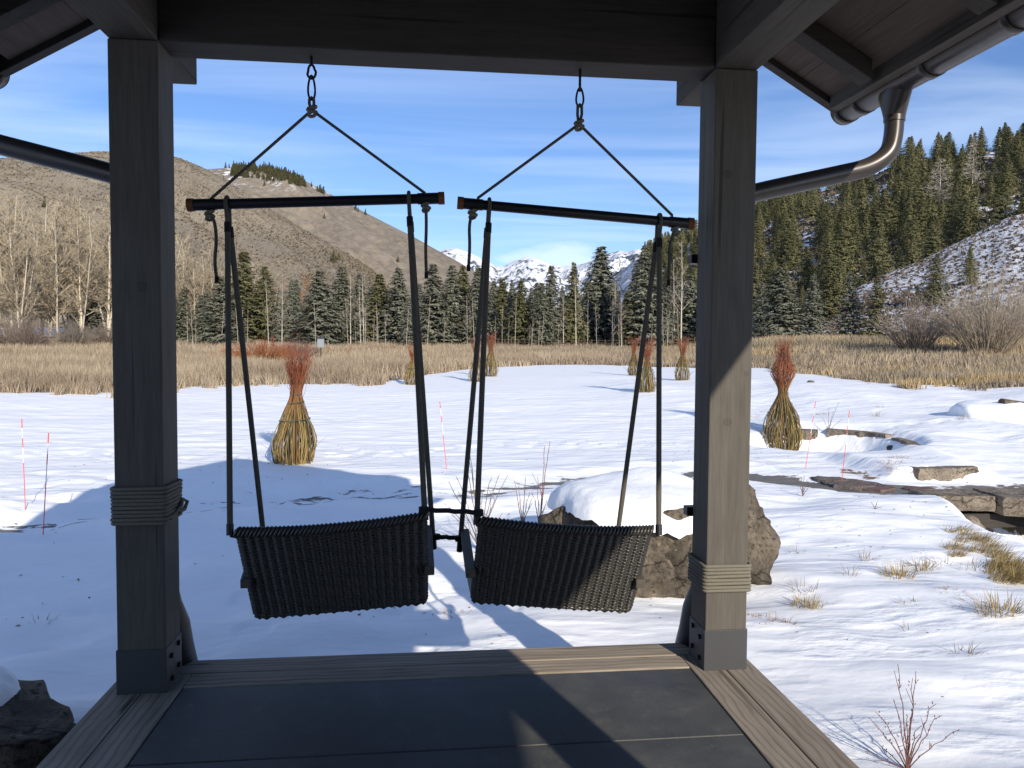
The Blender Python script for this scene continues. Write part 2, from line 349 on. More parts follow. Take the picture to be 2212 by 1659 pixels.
def build_ground():
    a0, a1 = math.radians(-46), math.radians(46)
    az = np.concatenate([np.linspace(-math.pi, a0, 40)[:-1], np.linspace(a0, a1, 640), np.linspace(a1, math.pi, 40)[1:]])
    r = np.concatenate([[0.05, 0.6, 1.2, 1.7], np.geomspace(2.2, 60, 520), np.geomspace(61, 420, 60)])
    A, R = np.meshgrid(az, r); X = R*np.sin(A); Y = R*np.cos(A); Z = ground(X, Y)
    nA = len(az); nR = len(r)
    i = np.arange(nR-1)[:, None]*nA+np.arange(nA-1)[None, :]
    F = np.stack([i, i+1, i+nA+1, i+nA], -1).reshape(-1, 4)[:, ::-1]
    V = np.stack([X, Y, Z], -1).reshape(-1, 3); x, y = V[:, 0], V[:, 1]
    d = polyd(x, y, PATH)
    pw = np.exp(-(d/.50)**2)*(0.84+0.52*ss(3.6, 5.2, x)-0.26*ss(7.0, 8.0, x))*(1-ss(11, 12, x))
    pw = pw*np.where(x < -3, 0.9, 1)
    md = np.clip(meadow_w(x, y), -6, 6)
    dc = polyd(x, y, CREEK); cr = ss(1.75, 1.2, dc)*0+(1-ss(1.15, 1.7, dc))*ss(0.5, 0.9, dc)
    cr = cr+1.1*np.exp(-(((x-7.25)/.35)**2+((y-12.2)/.9)**2))
    o = link('snow_ground', np_mesh('snow_ground', V, F, M['snow'], True, attr={'meadow': md, 'path': pw, 'steep': cr})); tag(o, 'snow covered lawn and valley floor running from the porch to the meadow', None, kind='structure')
build_ground()
# ------------------------------------------------------------------ hills
def m_hill(name, dry, dry2, snowamt, scale=0.5, streak=(1, 1, 1), snowz=None):
    m = mat(name, dry, 0.95, 0.1); g = NG(m); co = g.co()
    n1 = g.noise(co, scale, 6, 0.68); n2 = g.noise(co, 0.02, 4, 0.6); n3 = g.noise(g.map(co, streak), 0.09, 5, 0.6, 0.6)
    c = g.mix(g.ramp(n1, [(0.40, 0), (0.60, 1)]), dry, dry2)
    c = g.mix(g.m('MULTIPLY', g.ramp(n2, [(0.45, 0), (0.65, 1)]), 0.45), c, tuple(k*1.25 for k in dry2))
    c = g.mix(g.m('MULTIPLY', g.ramp(n3, [(0.55, 0), (0.70, 1)]), 0.5), c, (0.34, 0.27, 0.17))
    if snowamt > 0:
        sn = g.noise(g.map(co, (1, 1, 2.2)), scale*0.9, 6, 0.66); bn = g.noise(co, 0.035, 3, 0.6)
        f = g.ramp(g.m('ADD', sn, g.m('MULTIPLY', g.m('SUBTRACT', bn, 0.5), 0.7)), [(0.62-snowamt*0.3, 0), (0.655-snowamt*0.3, 1)])
        if snowz: 
            s = g.n('ShaderNodeSeparateXYZ'); g.l(co, s.inputs[0]); f = g.m('MULTIPLY', f, g.ramp(g.m('DIVIDE', g.m('SUBTRACT', s.outputs[2], snowz[0]), snowz[1]-snowz[0]), [(0, 0), (1, 1)]))
        c = g.mix(f, c, (0.80, 0.82, 0.86))
    g.base(c); g.nor(g.bump(n1, 0.9, 1.2)); return m
def hill(name, px, r0, r1, z0, label, mt, pw=1.0, rough=0.05, nA=260, nT=110, ext=0.5, spur=0.0, seed=1, back=0.6, sstr=(0.0, 1.0)):
    """px: skyline survey points with their ridge distance; the slope runs from r0 up to the ridge and falls away behind."""
    az = []; hz = []; rr = []
    for p in px: a, e = azel(p[0], p[1]); az.append(a); rr.append(p[2]); hz.append(HC+e*p[2])
    A = np.linspace(az[0], az[-1], nA); ZR = np.interp(A, az, hz); RR = np.interp(A, az, rr)
    k = np.ones(7)/7; ZR2 = np.convolve(np.pad(ZR, 3, 'edge'), k, 'valid'); ZR = ZR2
    R0 = np.interp(A, az, [r0]*len(az)) if not callable(r0) else r0(A)
    T = np.concatenate([np.linspace(0, 1, nT), np.linspace(1, 1+back, 14)[1:]])
    TT, AA = np.meshgrid(T, A, indexing='ij'); RRg = R0+(RR-R0)*TT
    X = RRg*np.sin(AA); Y = RRg*np.cos(AA)
    up = np.clip(TT, 0, 1); f = up**pw
    f = np.where(TT > 1, 1-(TT-1)*1.1, f)
    Z = z0+(ZR-z0)*f
    H = (ZR-z0); env = np.sin(np.pi*np.clip(up, 0, 1))
    n = fbm(X/60, Y/60, seed, 5)-.5
    rid = np.abs(fbm(AA*18+TT*sstr[0]*3, TT*1.2*sstr[1]+0*AA, seed+9, 3)-.5)*2
    Z = Z+H*rough*2*n*env+H*spur*(rid-0.35)*env
    V = np.stack([X, Y, Z], -1).reshape(-1, 3); i = np.arange(len(T)-1)[:, None]*nA+np.arange(nA-1)[None, :]
    F = np.stack([i, i+1, i+nA+1, i+nA], -1).reshape(-1, 4)[:, ::-1]
    o = link(name, np_mesh(name, V, F, mt, True)); tag(o, label, None, kind='structure')
    o['grid'] = 0; del o['grid']
    def surf(a, t):
        ia = np.interp(a, A, np.arange(nA)); it = np.interp(t, T, np.arange(len(T)))
        a0 = np.floor(ia).astype(int).clip(0, nA-2); t0 = np.floor(it).astype(int).clip(0, len(T)-2); fa = (ia-a0)[:, None]; ft = (it-t0)[:, None]
        P = np.stack([X, Y, Z], -1)
        return (P[t0, a0]*(1-fa)+P[t0, a0+1]*fa)*(1-ft)+(P[t0+1, a0]*(1-fa)+P[t0+1, a0+1]*fa)*ft
    return surf, (A[0], A[-1])
M['hillA'] = m_hill('sagebrush_slope', (0.212, 0.180, 0.138), (0.300, 0.260, 0.202), 0.0, 0.8, (1, 1, 1))
M['hillB'] = m_hill('far_sagebrush_slope', (0.170, 0.146, 0.118), (0.240, 0.205, 0.163), 0.25, 0.12, (1, 1, 1), (165, 200))
M['hillC'] = m_hill('forest_hillside_floor', (0.14, 0.105, 0.07), (0.24, 0.19, 0.13), 0.52, 0.30)
M['hillD'] = m_hill('snow_streaked_knoll', (0.145, 0.115, 0.090), (0.26, 0.21, 0.16), 0.78, 1.1, (1, 1, 1))
hA = [(-900, 420, 430), (-500, 380, 440), (-200, 352, 450), (0, 342, 450), (60, 336, 455), (130, 331, 460), (230, 327, 460), (300, 328, 455), (380, 338, 450), (440, 362, 440), (500, 398, 425), (560, 436, 405), (640, 487, 375), (700, 520, 350), (760, 553, 325), (800, 580, 300), (840, 620, 270), (880, 670, 240), (920, 735, 205), (960, 748, 195)]
sA, rA = hill('left_sagebrush_hill', hA, 165, None, 2.0, 'large bare brown sagebrush hill filling the left side', M['hillA'], 0.95, 0.06, 420, 150, spur=0.17, seed=4, sstr=(3.0, 1.0))
hB = [(300, 430, 1000), (400, 372, 1000), (440, 366, 1000), (500, 362, 1000), (560, 361, 1000), (600, 368, 990), (650, 386, 970), (700, 412, 950), (760, 444, 930), (830, 480, 910), (896, 513, 880), (940, 538, 860), (1000, 571, 840), (1040, 596, 820), (1074, 617, 800), (1095, 628, 790), (1150, 660, 760), (1220, 700, 720), (1300, 742, 700)]
sB, rB = hill('second_brown_hill', hB, 470, None, 2.0, 'second brown hill behind with a wooded snowy top', M['hillB'], 0.9, 0.06, 300, 130, spur=0.15, seed=14, sstr=(3.0, 1.0))
hC = [(1290, 640, 900), (1340, 585, 900), (1380, 556, 860), (1440, 532, 760), (1500, 505, 640), (1560, 480, 560), (1630, 452, 500), (1700, 432, 480), (1760, 420, 470), (1850, 392, 450), (1930, 362, 430), (1980, 346, 420), (2050, 338, 410), (2120, 326, 400), (2212, 322, 400), (2400, 280, 400), (2900, 300, 400)]
sC, rC = hill('right_forested_hill', hC, lambda A: np.interp(A, [azel(1290, 700)[0], azel(1500, 700)[0], azel(1700, 700)[0], azel(2212, 700)[0]], [300, 220, 165, 160]), None, 2.0, 'steep hillside on the right under the conifer forest with snow patches', M['hillC'], 0.95, 0.04, 260, 110, spur=0.05, seed=24)
hD = [(1600, 752, 112), (1680, 715, 118), (1750, 685, 126), (1800, 660, 130), (1850, 622, 136), (1900, 598, 140), (2000, 558, 146), (2060, 528, 150), (2100, 508, 152), (2150, 483, 155), (2180, 468, 156), (2212, 462, 156), (2300, 430, 158), (2500, 400, 160), (2900, 380, 160)]
sD, rD = hill('right_snowy_knoll', hD, 84, None, 2.55, 'snow streaked sagebrush knoll at the right edge', M['hillD'], 1.05, 0.02, 260, 130, spur=0.02, seed=34, back=0.5)
def m_mount():
    m = mat('snow_mountain', (0.85, 0.88, 0.93), 0.8, 0.1); g = NG(m); co = g.co()
    n = g.noise(co, 0.006, 8, 0.68, 0.3); nn = g.noise(g.map(co, (1, 1, 0.35)), 0.012, 6, 0.7)
    s = g.n('ShaderNodeSeparateXYZ'); g.l(co, s.inputs[0]); low = g.ramp(g.m('DIVIDE', s.outputs[2], 900.0), [(0.05, 0.20), (0.75, -0.0)])
    f = g.ramp(g.m('ADD', g.m('ADD', g.m('MULTIPLY', n, 0.5), g.m('MULTIPLY', nn, 0.5)), g.m('MULTIPLY', low, 0.35)), [(0.545, 0), (0.575, 1)])
    c = g.mix(f, (0.84, 0.87, 0.92), (0.10, 0.12, 0.15))
    g.base(c); g.nor(g.bump(n, 1.0, 60)); return m
M['mount'] = m_mount()
hM = [(820, 640, 5200), (900, 566, 5200), (930, 549, 5200), (960, 537, 5200), (985, 536, 5200), (1005, 541, 5200), (1025, 551, 5200), (1050, 563, 5300), (1075, 577, 5400), (1090, 574, 5500), (1110, 564, 5500), (1130, 556, 5500), (1148, 554, 5500), (1165, 561, 5500), (1190, 570, 5500), (1215, 574, 5400), (1240, 574, 5300), (1262, 569, 5200), (1290, 558, 5000), (1310, 549, 4900), (1335, 542, 4800), (1358, 543, 4700), (1372, 538, 4600), (1400, 540, 4500), (1440, 522, 4400), (1500, 540, 4300), (1560, 600, 4300)]
sM, rM = hill('snowy_mountains', hM, 2600, None, 60, 'distant snow covered mountain range closing the valley', M['mount'], 0.9, 0.10, 420, 160, spur=0.16, seed=44, sstr=(4, 1.6))
# ------------------------------------------------------------------ porch
XC = 0.0925
def zb(x): return 2.83+0.58*(2.178-abs(x-XC))
YB, YF = -6.5, 4.15
def build_porch():
    # deck
    d = empty('porch_deck', (0, 3.7, 0), 'porch floor of dark slabs framed by weathered grey boards', 'deck')
    inv = lambda o: (setattr(o, 'matrix_parent_inverse', Matrix.Translation(-d.location)), o)[1]
    ys = [3.447, 2.815, 2.17, 1.52, 0.87, 0.22, -0.43, -1.08, -1.73, -2.4, -3.0]
    for i in range(len(ys)-1):
        b = MB().box((-1.058, ys[i+1]+.004, -.05), (1.238, ys[i]-.004, 0)); inv(b.build('slab', M['slab'], d, 0.003))
    g = MB().box((-1.06, -3, -.06), (1.24, 3.449, -.006)); inv(g.build('grout', M['grout'], d))
    for x0, x1 in ((-1.375, -1.222), (-1.217, -1.064), (1.244, 1.399), (1.404, 1.553)):
        inv(MB().box((x0, -3, -.045), (x1, 3.588 if x0 in (-1.217, 1.244) else 3.745, .004)).build('edge_board', M['board_y'], d, 0.004))
    inv(MB().box((-1.215, 3.594, -.045), (1.397, 3.745, .004)).build('edge_board', M['board_x'], d, 0.004))
    inv(MB().box((-1.062, 3.450, -.045), (1.242, 3.588, .0035)).build('edge_board', M['board_x'], d, 0.004))
    r = MB(); r.box((-1.36, 3.68, -.75), (1.54, 3.73, -.05)); r.box((-1.36, -3, -.75), (-1.31, 3.68, -.05)); r.box((1.49, -3, -.75), (1.54, 3.68, -.05))
    inv(r.build('skirt', M['stain_x'], d))
    # posts
    POST = {}
    for side, x0, x1, y0, lab in (('l', -1.315, -1.115, 3.40, 'dark timber porch post on the left with black steel shoe'), ('r', 1.295, 1.495, 3.40, 'right timber porch post, its lower half lit by the sun'),
                                  ('l', -1.315, -1.115, 0.33, None), ('r', 1.295, 1.495, 0.33, None)):
        if lab is None: lab = 'rear porch post beside the viewer on the '+('left' if side == 'l' else 'right')
        p = empty('porch_post', ((x0+x1)/2, y0+.1, 0), lab, 'post', 'timber posts of the porch')
        def pin(o): o.matrix_parent_inverse = Matrix.Translation(-p.location); return o
        pin(MB().box((x0, y0, .19), (x1, y0+.2, 2.772)).build('shaft', M['stain'], p, 0.006))
        pin(MB().box((x0-.004, y0-.004, .003), (x1+.004, y0+.204, .195)).build('steel_shoe', M['steel'], p, 0.002))
        xi = x1 if side == 'l' else x0; sg = 1 if side == 'l' else -1
        for by, bz in ((y0+.055, .145), (y0+.15, .165), (y0+.055, .045), (y0+.15, .065)):
            pin(MB().tube([(xi+sg*.003, by, bz), (xi+sg*.016, by, bz)], .012, 6).build('bolt', M['blackmetal'], p))
    # rope wraps
    for x0, x1, z0, z1, n, lab in ((-1.315, -1.115, .735, .90, 10, 'rope wound ten times round the left porch post'), (1.295, 1.495, .372, .505, 8, 'sunlit rope wound round the right porch post')):
        b = MB(); r = (z1-z0)/(2*n)
        for k in range(n):
            z = z0+r+2*r*k; e = .004+r*0.8+random.uniform(-.0015, .0015); P = []
            xa, xb, ya, yb_ = x0-e, x1+e, 3.40-e, 3.60+e; c = .016
            for (cx_, cy_, a0) in ((xa+c, ya+c, 180), (xb-c, ya+c, 270), (xb-c, yb_-c, 0), (xa+c, yb_-c, 90)):
                for t in (0, 30, 60, 90): a = math.radians(a0+t); P.append((cx_+c*math.cos(a), cy_+c*math.sin(a), z+random.uniform(-.0012, .0012)+2*r*(a0+t)/360*.2))
            b.tube(P, r*.98, 8, closed=True)
        o = b.build('rope_wrap', M['rope']); tag(o, lab, 'rope', 'ropes wound round the posts')
        if x0 < 0:
            b = MB(); P = [(x1+.012, 3.44, z0+.02), (x1+.022, 3.49, z0+.035), (x1+.03, 3.54, z0+.055), (x1+.02, 3.585, z0+.075), (x1+.035, 3.61, z0+.06), (x1+.03, 3.58, z0+.03), (x1+.022, 3.53, z0+.028)]
            b.tube(P, .009, 8); b.build('rope_end', M['rope'], o)
    # beams
    o = MB().box((-1.113, 3.402, 2.772), (1.293, 3.598, 3.14)).build('cross_beam', M['stain_x'], None, 0.006); tag(o, 'heavy dark timber beam spanning between the two posts overhead', 'beam')
    for x0, x1, lab in ((-1.315, -1.115, 'timber side beam resting on the left posts'), (1.295, 1.495, 'timber side beam resting on the right posts')):
        o = MB().box((x0, -4, 2.775), (x1, 3.96, 3.10)).build('side_beam', M['stain_y'], None, 0.006); tag(o, lab, 'beam', 'side beams of the porch')
    # roof
    rf = empty('porch_roof', (XC, 0, 4.1), 'gabled porch roof with boarded soffit and exposed rafters', 'roof')
    def rin(o): o.matrix_parent_inverse = Matrix.Translation(-rf.location); return o
    for sg in (-1, 1):
        xe = XC+sg*2.178
        def P(d, dz, y): return (XC+sg*d, y, 2.83+.58*(2.178-d)+dz)
        def slab(d0, d1, a, b, y0, y1, m, name, bev=0):
            pts = [P(d0, a, y0), P(d1, a, y0), P(d1, a, y1), P(d0, a, y1), P(d0, b, y0), P(d1, b, y0), P(d1, b, y1), P(d0, b, y1)]
            if sg < 0: pts = [pts[i] for i in (1, 0, 3, 2, 5, 4, 7, 6)]
            return rin(MB().hexa(pts).build(name, m, rf, bev))
        # soffit boards run along the eave
        nb = 12; w = 2.13/nb
        for k in range(nb): slab(k*w+.0015, (k+1)*w-.0015, .036+.001*(k % 2), .13, YB, YF-.068, M['soffit'], 'soffit_board')
        slab(0.0, 2.20, .135, .23, YB, YF+.01, M['steel'], 'roof_deck')
        slab(0.0, 2.178, 0, .134, YF-.066, YF, M['stain_x'], 'rake_board', .003)
        y = 3.71
        while y > YB+.3:
            slab(0.02, 2.075, -.060, .034, y-.105, y, M['stain_x'], 'rafter', .004); y -= .83
        o = MB().box((xe-sg*.062, YB, 2.83), (xe, YF-.067, 2.96)).build('eave_board', M['stain_y'], rf, .003); rin(o)
        # gutter
        xg = xe+sg*.078; zg = 2.858; R = .074
        gu = empty('rain_gutter', (xg, YF, zg), 'dark half-round gutter along the '+('right eave with outlet funnel' if sg > 0 else 'left eave of the roof'), 'gutter', 'rain gutters')
        def gin(o): o.matrix_parent_inverse = Matrix.Translation(-gu.location); return o
        def half(y0, y1, r1, r2, name, n=16, cap=False):
            b = MB(); vs = []; fs = []
            for yy in (y0, y1):
                for rr in (r1, r2):
                    for k in range(n+1): a = math.pi+math.pi*k/n; vs.append((xg+rr*math.cos(a), yy, zg+rr*math.sin(a)))
            q = n+1
            for k in range(n):
                fs += [(k, k+1, 2*q+k+1, 2*q+k), (q+k, 3*q+k, 3*q+k+1, q+k+1), (k, q+k, q+k+1, k+1), (2*q+k, 2*q+k+1, 3*q+k+1, 3*q+k)]
            fs += [(0, 2*q, 3*q, q), (n, q+n, 3*q+n, 2*q+n)]
            b.add(vs, fs, True)
            return gin(b.build(name, M['gutter'], gu))
        half(YB, 4.19, R, R-.004, 'trough')
        for yc in (4.15, 3.98, 3.42, 2.9) if sg > 0 else (4.15, 3.0): half(yc-.03, yc+.03, R+.004, R+.0003, 'collar')
        b = MB(); vs = [(xg, 4.192, zg)]+[(xg+(R+.002)*math.cos(math.pi+math.pi*k/16), 4.192, zg+(R+.002)*math.sin(math.pi+math.pi*k/16)) for k in range(17)]
        b.add(vs, [(0, k+1, k+2) for k in range(16)]); gin(b.build('end_cap', M['gutter'], gu))
        b = MB(); vs = []; fs = []
        for t in range(6):
            f = t/5; ry = .12*(1-f)+.052*f; rx = .062*(1-f)+.052*f
            for k in range(20): a = 2*math.pi*k/20; vs.append((xg+rx*math.cos(a), 3.70+ry*math.sin(a), zg-.045-f*.125))
        for t in range(5):
            for k in range(20): fs.append((t*20+k, (t+1)*20+k, (t+1)*20+(k+1) % 20, t*20+(k+1) % 20))
        b.add(vs, fs, True); gin(b.build('outlet_funnel', M['gutter'], gu))
        # downspout
        ds = empty('downspout', (xg, 3.7, 0.1), 'round dark downspout bending from the gutter behind the '+('right' if sg > 0 else 'left')+' post', 'downspout', 'downspouts')
        def din(o): o.matrix_parent_inverse = Matrix.Translation(-ds.location); return o
        xp = 1.405 if sg > 0 else -1.215
        def smooth(P, n=5):
            Q = [P[0]]
            for i in range(1, len(P)-1):
                a, b_, c = map(Vector, (P[i-1], P[i], P[i+1])); p0 = b_.lerp(a, .45); p2 = b_.lerp(c, .45)
                for t in range(n+1): u = t/n; Q.append(tuple(p0.lerp(b_, u).lerp(b_.lerp(p2, u), u)))
            return Q+[P[-1]]
        path = [(xg, 3.7, 2.715), (xg, 3.7, 2.60), (xg-sg*.02, 3.7, 2.50), (xg-sg*.13, 3.7, 2.425), (xg-sg*.30, 3.7, 2.385), (xp+sg*.12, 3.7, 2.262), (xp+sg*.0, 3.7, 2.20), (xp, 3.7, 2.0), (xp, 3.7, 0.30)]
        din(MB().tube(smooth(path, 6), .046, 20).build('pipe', M['gutter'], ds))
        din(MB().tube([(xg, 3.7, 2.72), (xg, 3.7, 2.66)], .051, 20).build('collar', M['gutter'], ds))
        sh = [(xp, 3.7, .42), (xp, 3.7, .30), (xp, 3.71, .2), (xp, 3.73, .08), (xp, 3.80, -.05)]
        din(MB().tube(sh, [.048, .075, .105, .115, .115], 20).build('shoe', M['blackmetal'], ds))
        for z in ((1.94, .71) if sg > 0 else (1.96, .66)):
            xi = 1.297 if sg > 0 else -1.117
            din(MB().box((xi-sg*.028, 3.603, z-.022), (xi+sg*.20, 3.66, z+.022)).build('bracket', M['blackmetal'], ds, .003))
    # house body behind the viewer
    h = empty('house', (-2, -7.5, -.5), 'dark timber house behind the porch', 'house')
    def hin(o): o.matrix_parent_inverse = Matrix.Translation(-h.location); return o
    hin(MB().box((-3.0, -9, -.8), (1.55, -3.5, 3.6)).build('rear_wall', M['stain_x'], h)); hin(MB().box((-1.45, -3.5, -.8), (1.60, -1.05, 3.3)).build('wall', M['stain_x'], h))  # unseen front wall pulled close behind viewer to keep light off porch timber
    hin(MB().hexa([(-3.4, -9.4, 3.6), (2.0, -9.4, 3.6), (2.0, -3.2, 3.6), (-3.4, -3.2, 3.6), (-3.4, -6.8, 4.4), (2.0, -6.8, 4.4), (2.0, -6.1, 4.4), (-3.4, -6.1, 4.4)]).build('roof', M['steel'], h))
    hin(MB().box((-.6, -1.049, 0), (.5, -.99, 2.15)).build('door', M['stain'], h))
build_porch()
o = MB().box((1.70, -14, -.70), (14, .2, -.30)).build('bounce_blocker', M['slab']); tag(o, 'unseen dark slab added behind the viewer to cut light bouncing off snow', None, None, 'structure')  # added out of view so less snow bounce reaches the beam and posts
# ------------------------------------------------------------------ hanging swing chairs
def knot(b, c, r, tr, ax='x'):
    c = Vector(c)
    for k, (dz, rr, t1, t2) in enumerate(((.010, 1.0, .35, .1), (-.004, 1.12, -.3, .25), (-.017, .85, .2, -.4))):
        P = [c+Vector((r*rr*math.cos(a), r*rr*.85*math.sin(a), dz+t1*r*math.cos(a)+t2*r*math.sin(a))) for a in [2*math.pi*i/10 for i in range(10)]]
        b.tube(P, tr, 6, closed=True)
    b.ball(c, r*.9, 8)
def taper_path(P, n=6):
    Q = [Vector(P[0])]
    for i in range(1, len(P)-1):
        a, b_, c = map(Vector, (P[i-1], P[i], P[i+1])); p0 = (a+b_)/2 if i > 1 else a.lerp(b_, .5); p2 = (b_+c)/2
        for t in range(n+1): u = t/n; Q.append(p0.lerp(b_, u).lerp(b_.lerp(p2, u), u))
    return Q+[Vector(P[-1])]
def swing(S):
    root_loc = Vector(ony(*S['eye'], 3.5)); root_loc.z = 2.772
    rt = empty('swing_chair', root_loc, S['label'], 'swing chair', 'wicker swing chairs hung from the beam')
    def pin(o): o.matrix_parent_inverse = Matrix.Translation(-rt.location); return o
    Y = 3.5
    E_ = Vector(ony(*S['eye'], Y)); K = Vector(ony(*S['knot'], Y)); E_.x = K.x+(E_.x-K.x)*.5
    # eyebolt
    b = MB(); b.tube([(E_.x, Y, 2.80), (E_.x, Y, 2.735)], .0065, 8)
    side = S['eyeside']
    P = []
    for i in range(17):
        a = math.pi/2+2*math.pi*i/16; w = .019*math.cos(a)*(1.0 if math.sin(a) < 0 else .75); 
        P.append((E_.x+(w if not side else w*.25), Y+(0 if not side else w), 2.706+.030*math.sin(a)))
    b.tube(P[:-1], .0055, 7, closed=True); pin(b.build('eyebolt', M['blackmetal'], rt))
    # carabiner
    zt, zbm = 2.690, 2.690-S['car']; b = MB(); P = []
    for i in range(20):
        a = 2*math.pi*i/20; f = (math.sin(a)+1)/2; w = (.012+.009*(1-f))*math.cos(a); P.append((E_.x+(w if side else w*.85), Y+(.0 if side else w*.3), zbm+(zt-zbm)*f))
    b.tube(P, .0048, 7, closed=True); pin(b.build('carabiner', M['blackmetal'], rt))
    # rope loop, knot and V ropes
    b = MB(); z0 = K.z+.01
    for sx in (-1, 1): b.tube([(K.x+sx*.004, Y, z0), (E_.x+sx*.010, Y, (z0+zbm)/2), (E_.x+sx*.009, Y, zbm+.004)], .0068, 7)
    b.tube([(E_.x-.009, Y, zbm+.002), (E_.x, Y, zbm+.011), (E_.x+.009, Y, zbm+.002)], .0068, 7); pin(b.build('rope_loop', M['rope2'], rt))
    b = MB(); knot(b, K, .0165, .0085); pin(b.build('knot', M['rope'], rt))
    for tgt, kn, tail, in ((S['vl'], S['kl'], S['tl']), (S['vr'], S['kr'], S['tr'])):
        T_ = Vector(ony(*tgt, Y)); KN = Vector(ony(*kn, Y)); b = MB(); b.tube([K+(T_-K)*.02, T_, T_+Vector((0, -.002, -.05)), KN], .0068, 7); pin(b.build('suspension_rope', M['rope2'], rt))
        b = MB(); knot(b, KN, .015, .008); pin(b.build('knot', M['rope'], rt))
        P = taper_path([tuple(ony(q[0], q[1], Y-.01)) for q in tail]); b = MB(); b.tube(P, .0075, 7); to = pin(b.build('rope_tail', M['rope2'], rt))
        e = P[-1]; b = MB(); b.tube([e+Vector((0, 0, .012)), e-Vector((0, 0, .016))], .0085, 8); b.build('rope_sleeve', M['strap'], to)
    # spreader bar
    A = Vector(ony(*S['bar'][0], Y)); B = Vector(ony(*S['bar'][1], Y)); D = (B-A).normalized(); b = MB()
    b.tube([A+D*.02, B-D*.02], .0225, 18); bo = pin(b.build('spreader_bar', M['blackmetal'], rt))
    for q, s in ((A, 1), (B, -1)):
        MB().tube([q+D*s*.024, q+D*s*S['sleeve']], .0255, 18).build('bar_sleeve', M['blackmetal'], bo)
        MB().tube([q, q+D*s*.027], .0285, 20).build('end_cap', M['cap'], bo)
    # backrest
    TL, TR, BL, BR = [Vector(ony(*p, y)) for p, y in zip(S['back'], (3.27, 3.27, 3.40, 3.40))]
    nC, nR = 21, 52
    def pt(u, v):
        p = TL.lerp(TR, u).lerp(BL.lerp(BR, u), v); bulge = (1-(2*u-1)**2)*(.085*(1-v)+.02*v); return p+Vector((0, -bulge, 0))
    W_ = (TR-TL).length; nrm = (BL-TL).cross(TR-TL).normalized(); nrm = nrm if nrm.y < 0 else -nrm
    b = MB(); seg = nC*6
    for j in range(nR):
        v = .045+(j+.5)/nR*.935; c = 0.0
        if v > .93: c = .022*((v-.93)/.07)**2
        P = []; ph = 1 if j % 2 else -1
        for i in range(seg+1):
            u = c+(1-2*c)*i/seg; w = math.cos(2*math.pi*u*nC/2); w2 = abs(math.sin(math.pi*u*nC))
            P.append(pt(u, v+(.0008*ph*w))+nrm*(.0105*w2+.0014*ph*w)+Vector((0, 0, .0012*math.sin(i*1.7+j*2.3))))
        b.tube(P, .0055, 5, cap=False)
    wv = pin(b.build('backrest', M['wicker'], rt))
    b = MB()
    for k in range(nC+1):
        u = min(max(k/nC, .012), .988); b.tube([pt(u, v)-nrm*.004 for v in (.02, .25, .5, .75, .965)], .0062 if 0 < k < nC else .010, 6)
    b.build('stake', M['wicker'], wv)
    b = MB(); nT = 23                                                # braided top roll
    for k in range(nT*2):
        u0 = k/(nT*2)-.004; u1 = u0+1/(nT*2)*2.0; P = []
        for t in range(7):
            f = t/6; a = math.pi*(-.35+1.5*f); u = min(max(u0+(u1-u0)*f, -.006), 1.006); P.append(pt(u, .02)+nrm*(.015*math.cos(a)+.006)+Vector((0, 0, .015*math.sin(a)-.002)))
        b.tube(P, .0072, 5)
    b.tube([pt(i/20, .035) for i in range(21)], .013, 8); b.build('top_roll', M['wicker'], wv)
    b = MB(); b.tube([pt(.012+.976*i/20, .978)+nrm*.004 for i in range(21)], .0085, 8); b.build('bottom_rail', M['wicker'], wv)
    # seat: shallow wicker pan going forward from the foot of the back
    fw = Vector((0, .46, .035)); b = MB()
    for j in range(34):
        f = (j+.3)/34; b.tube([BL.lerp(BR, .02+.96*i/40)+fw*f+Vector((0, 0, .010*math.cos(math.pi*i/2+j*math.pi)-.03*math.sin(math.pi*f))) for i in range(41)], .0065, 5, cap=False)
    for k in range(15): u = .02+.96*k/14; b.tube([BL.lerp(BR, u)+fw*f+Vector((0, 0, -.03*math.sin(math.pi*f))) for f in (0, .25, .5, .75, 1)], .007, 6)
    pin(b.build('seat', M['wicker'], rt))
    # arms and side panels
    for s, (an, af) in ((-1, S['armL']), (1, S['armR'])):
        a_ = Vector(ony(*an, 3.30)); c_ = Vector(ony(*af, 3.80)); b = MB(); b.bar(a_, c_, .042, .040 if s*0 == 0 else .04); pin(b.build('armrest', M['arm'], rt, .004))
        q0 = BL if s < 0 else BR; p0 = q0+Vector((s*-.012, .02, 0)); p1 = q0+fw*.95+Vector((0, 0, 0)); b = MB()
        for j in range(24):
            f = j/23; b.tube([p0.lerp(a_+Vector((-s*.02, .05, -.02)), f), p1.lerp(c_+Vector((-s*.01, -.06, -.02)), f)], .0062, 5)
        for j in range(9):
            g_ = j/8; b.tube([p0.lerp(p1, g_), (a_+Vector((-s*.02, .05, -.02))).lerp(c_+Vector((-s*.01, -.06, -.02)), g_)], .007, 5)
        pin(b.build('side_panel', M['wicker'], rt))
    # hanging legs: loop over the bar, thick covered ropes down to the brackets
    for lp, nr_, fr_, cn in S['loops']:
        L0 = Vector(ony(*lp, Y)); near = Vector(ony(*nr_, 3.27)); far = Vector(ony(*fr_, 3.80)); b = MB()
        bc = A+D*((L0-A).dot(D)); P = []
        n0 = Vector((bc.x, Y, bc.z)); j1 = n0+(near-n0)*.065; j2 = n0+(far-n0)*.065
        for i in range(9): a = math.pi*i/8; P.append(n0+Vector((0, -.032*math.cos(a), .030*math.sin(a))))
        b.tube([j1]+P+[j2], .0085, 8); lo = pin(b.build('hanger_loop', M['rope2'], rt))
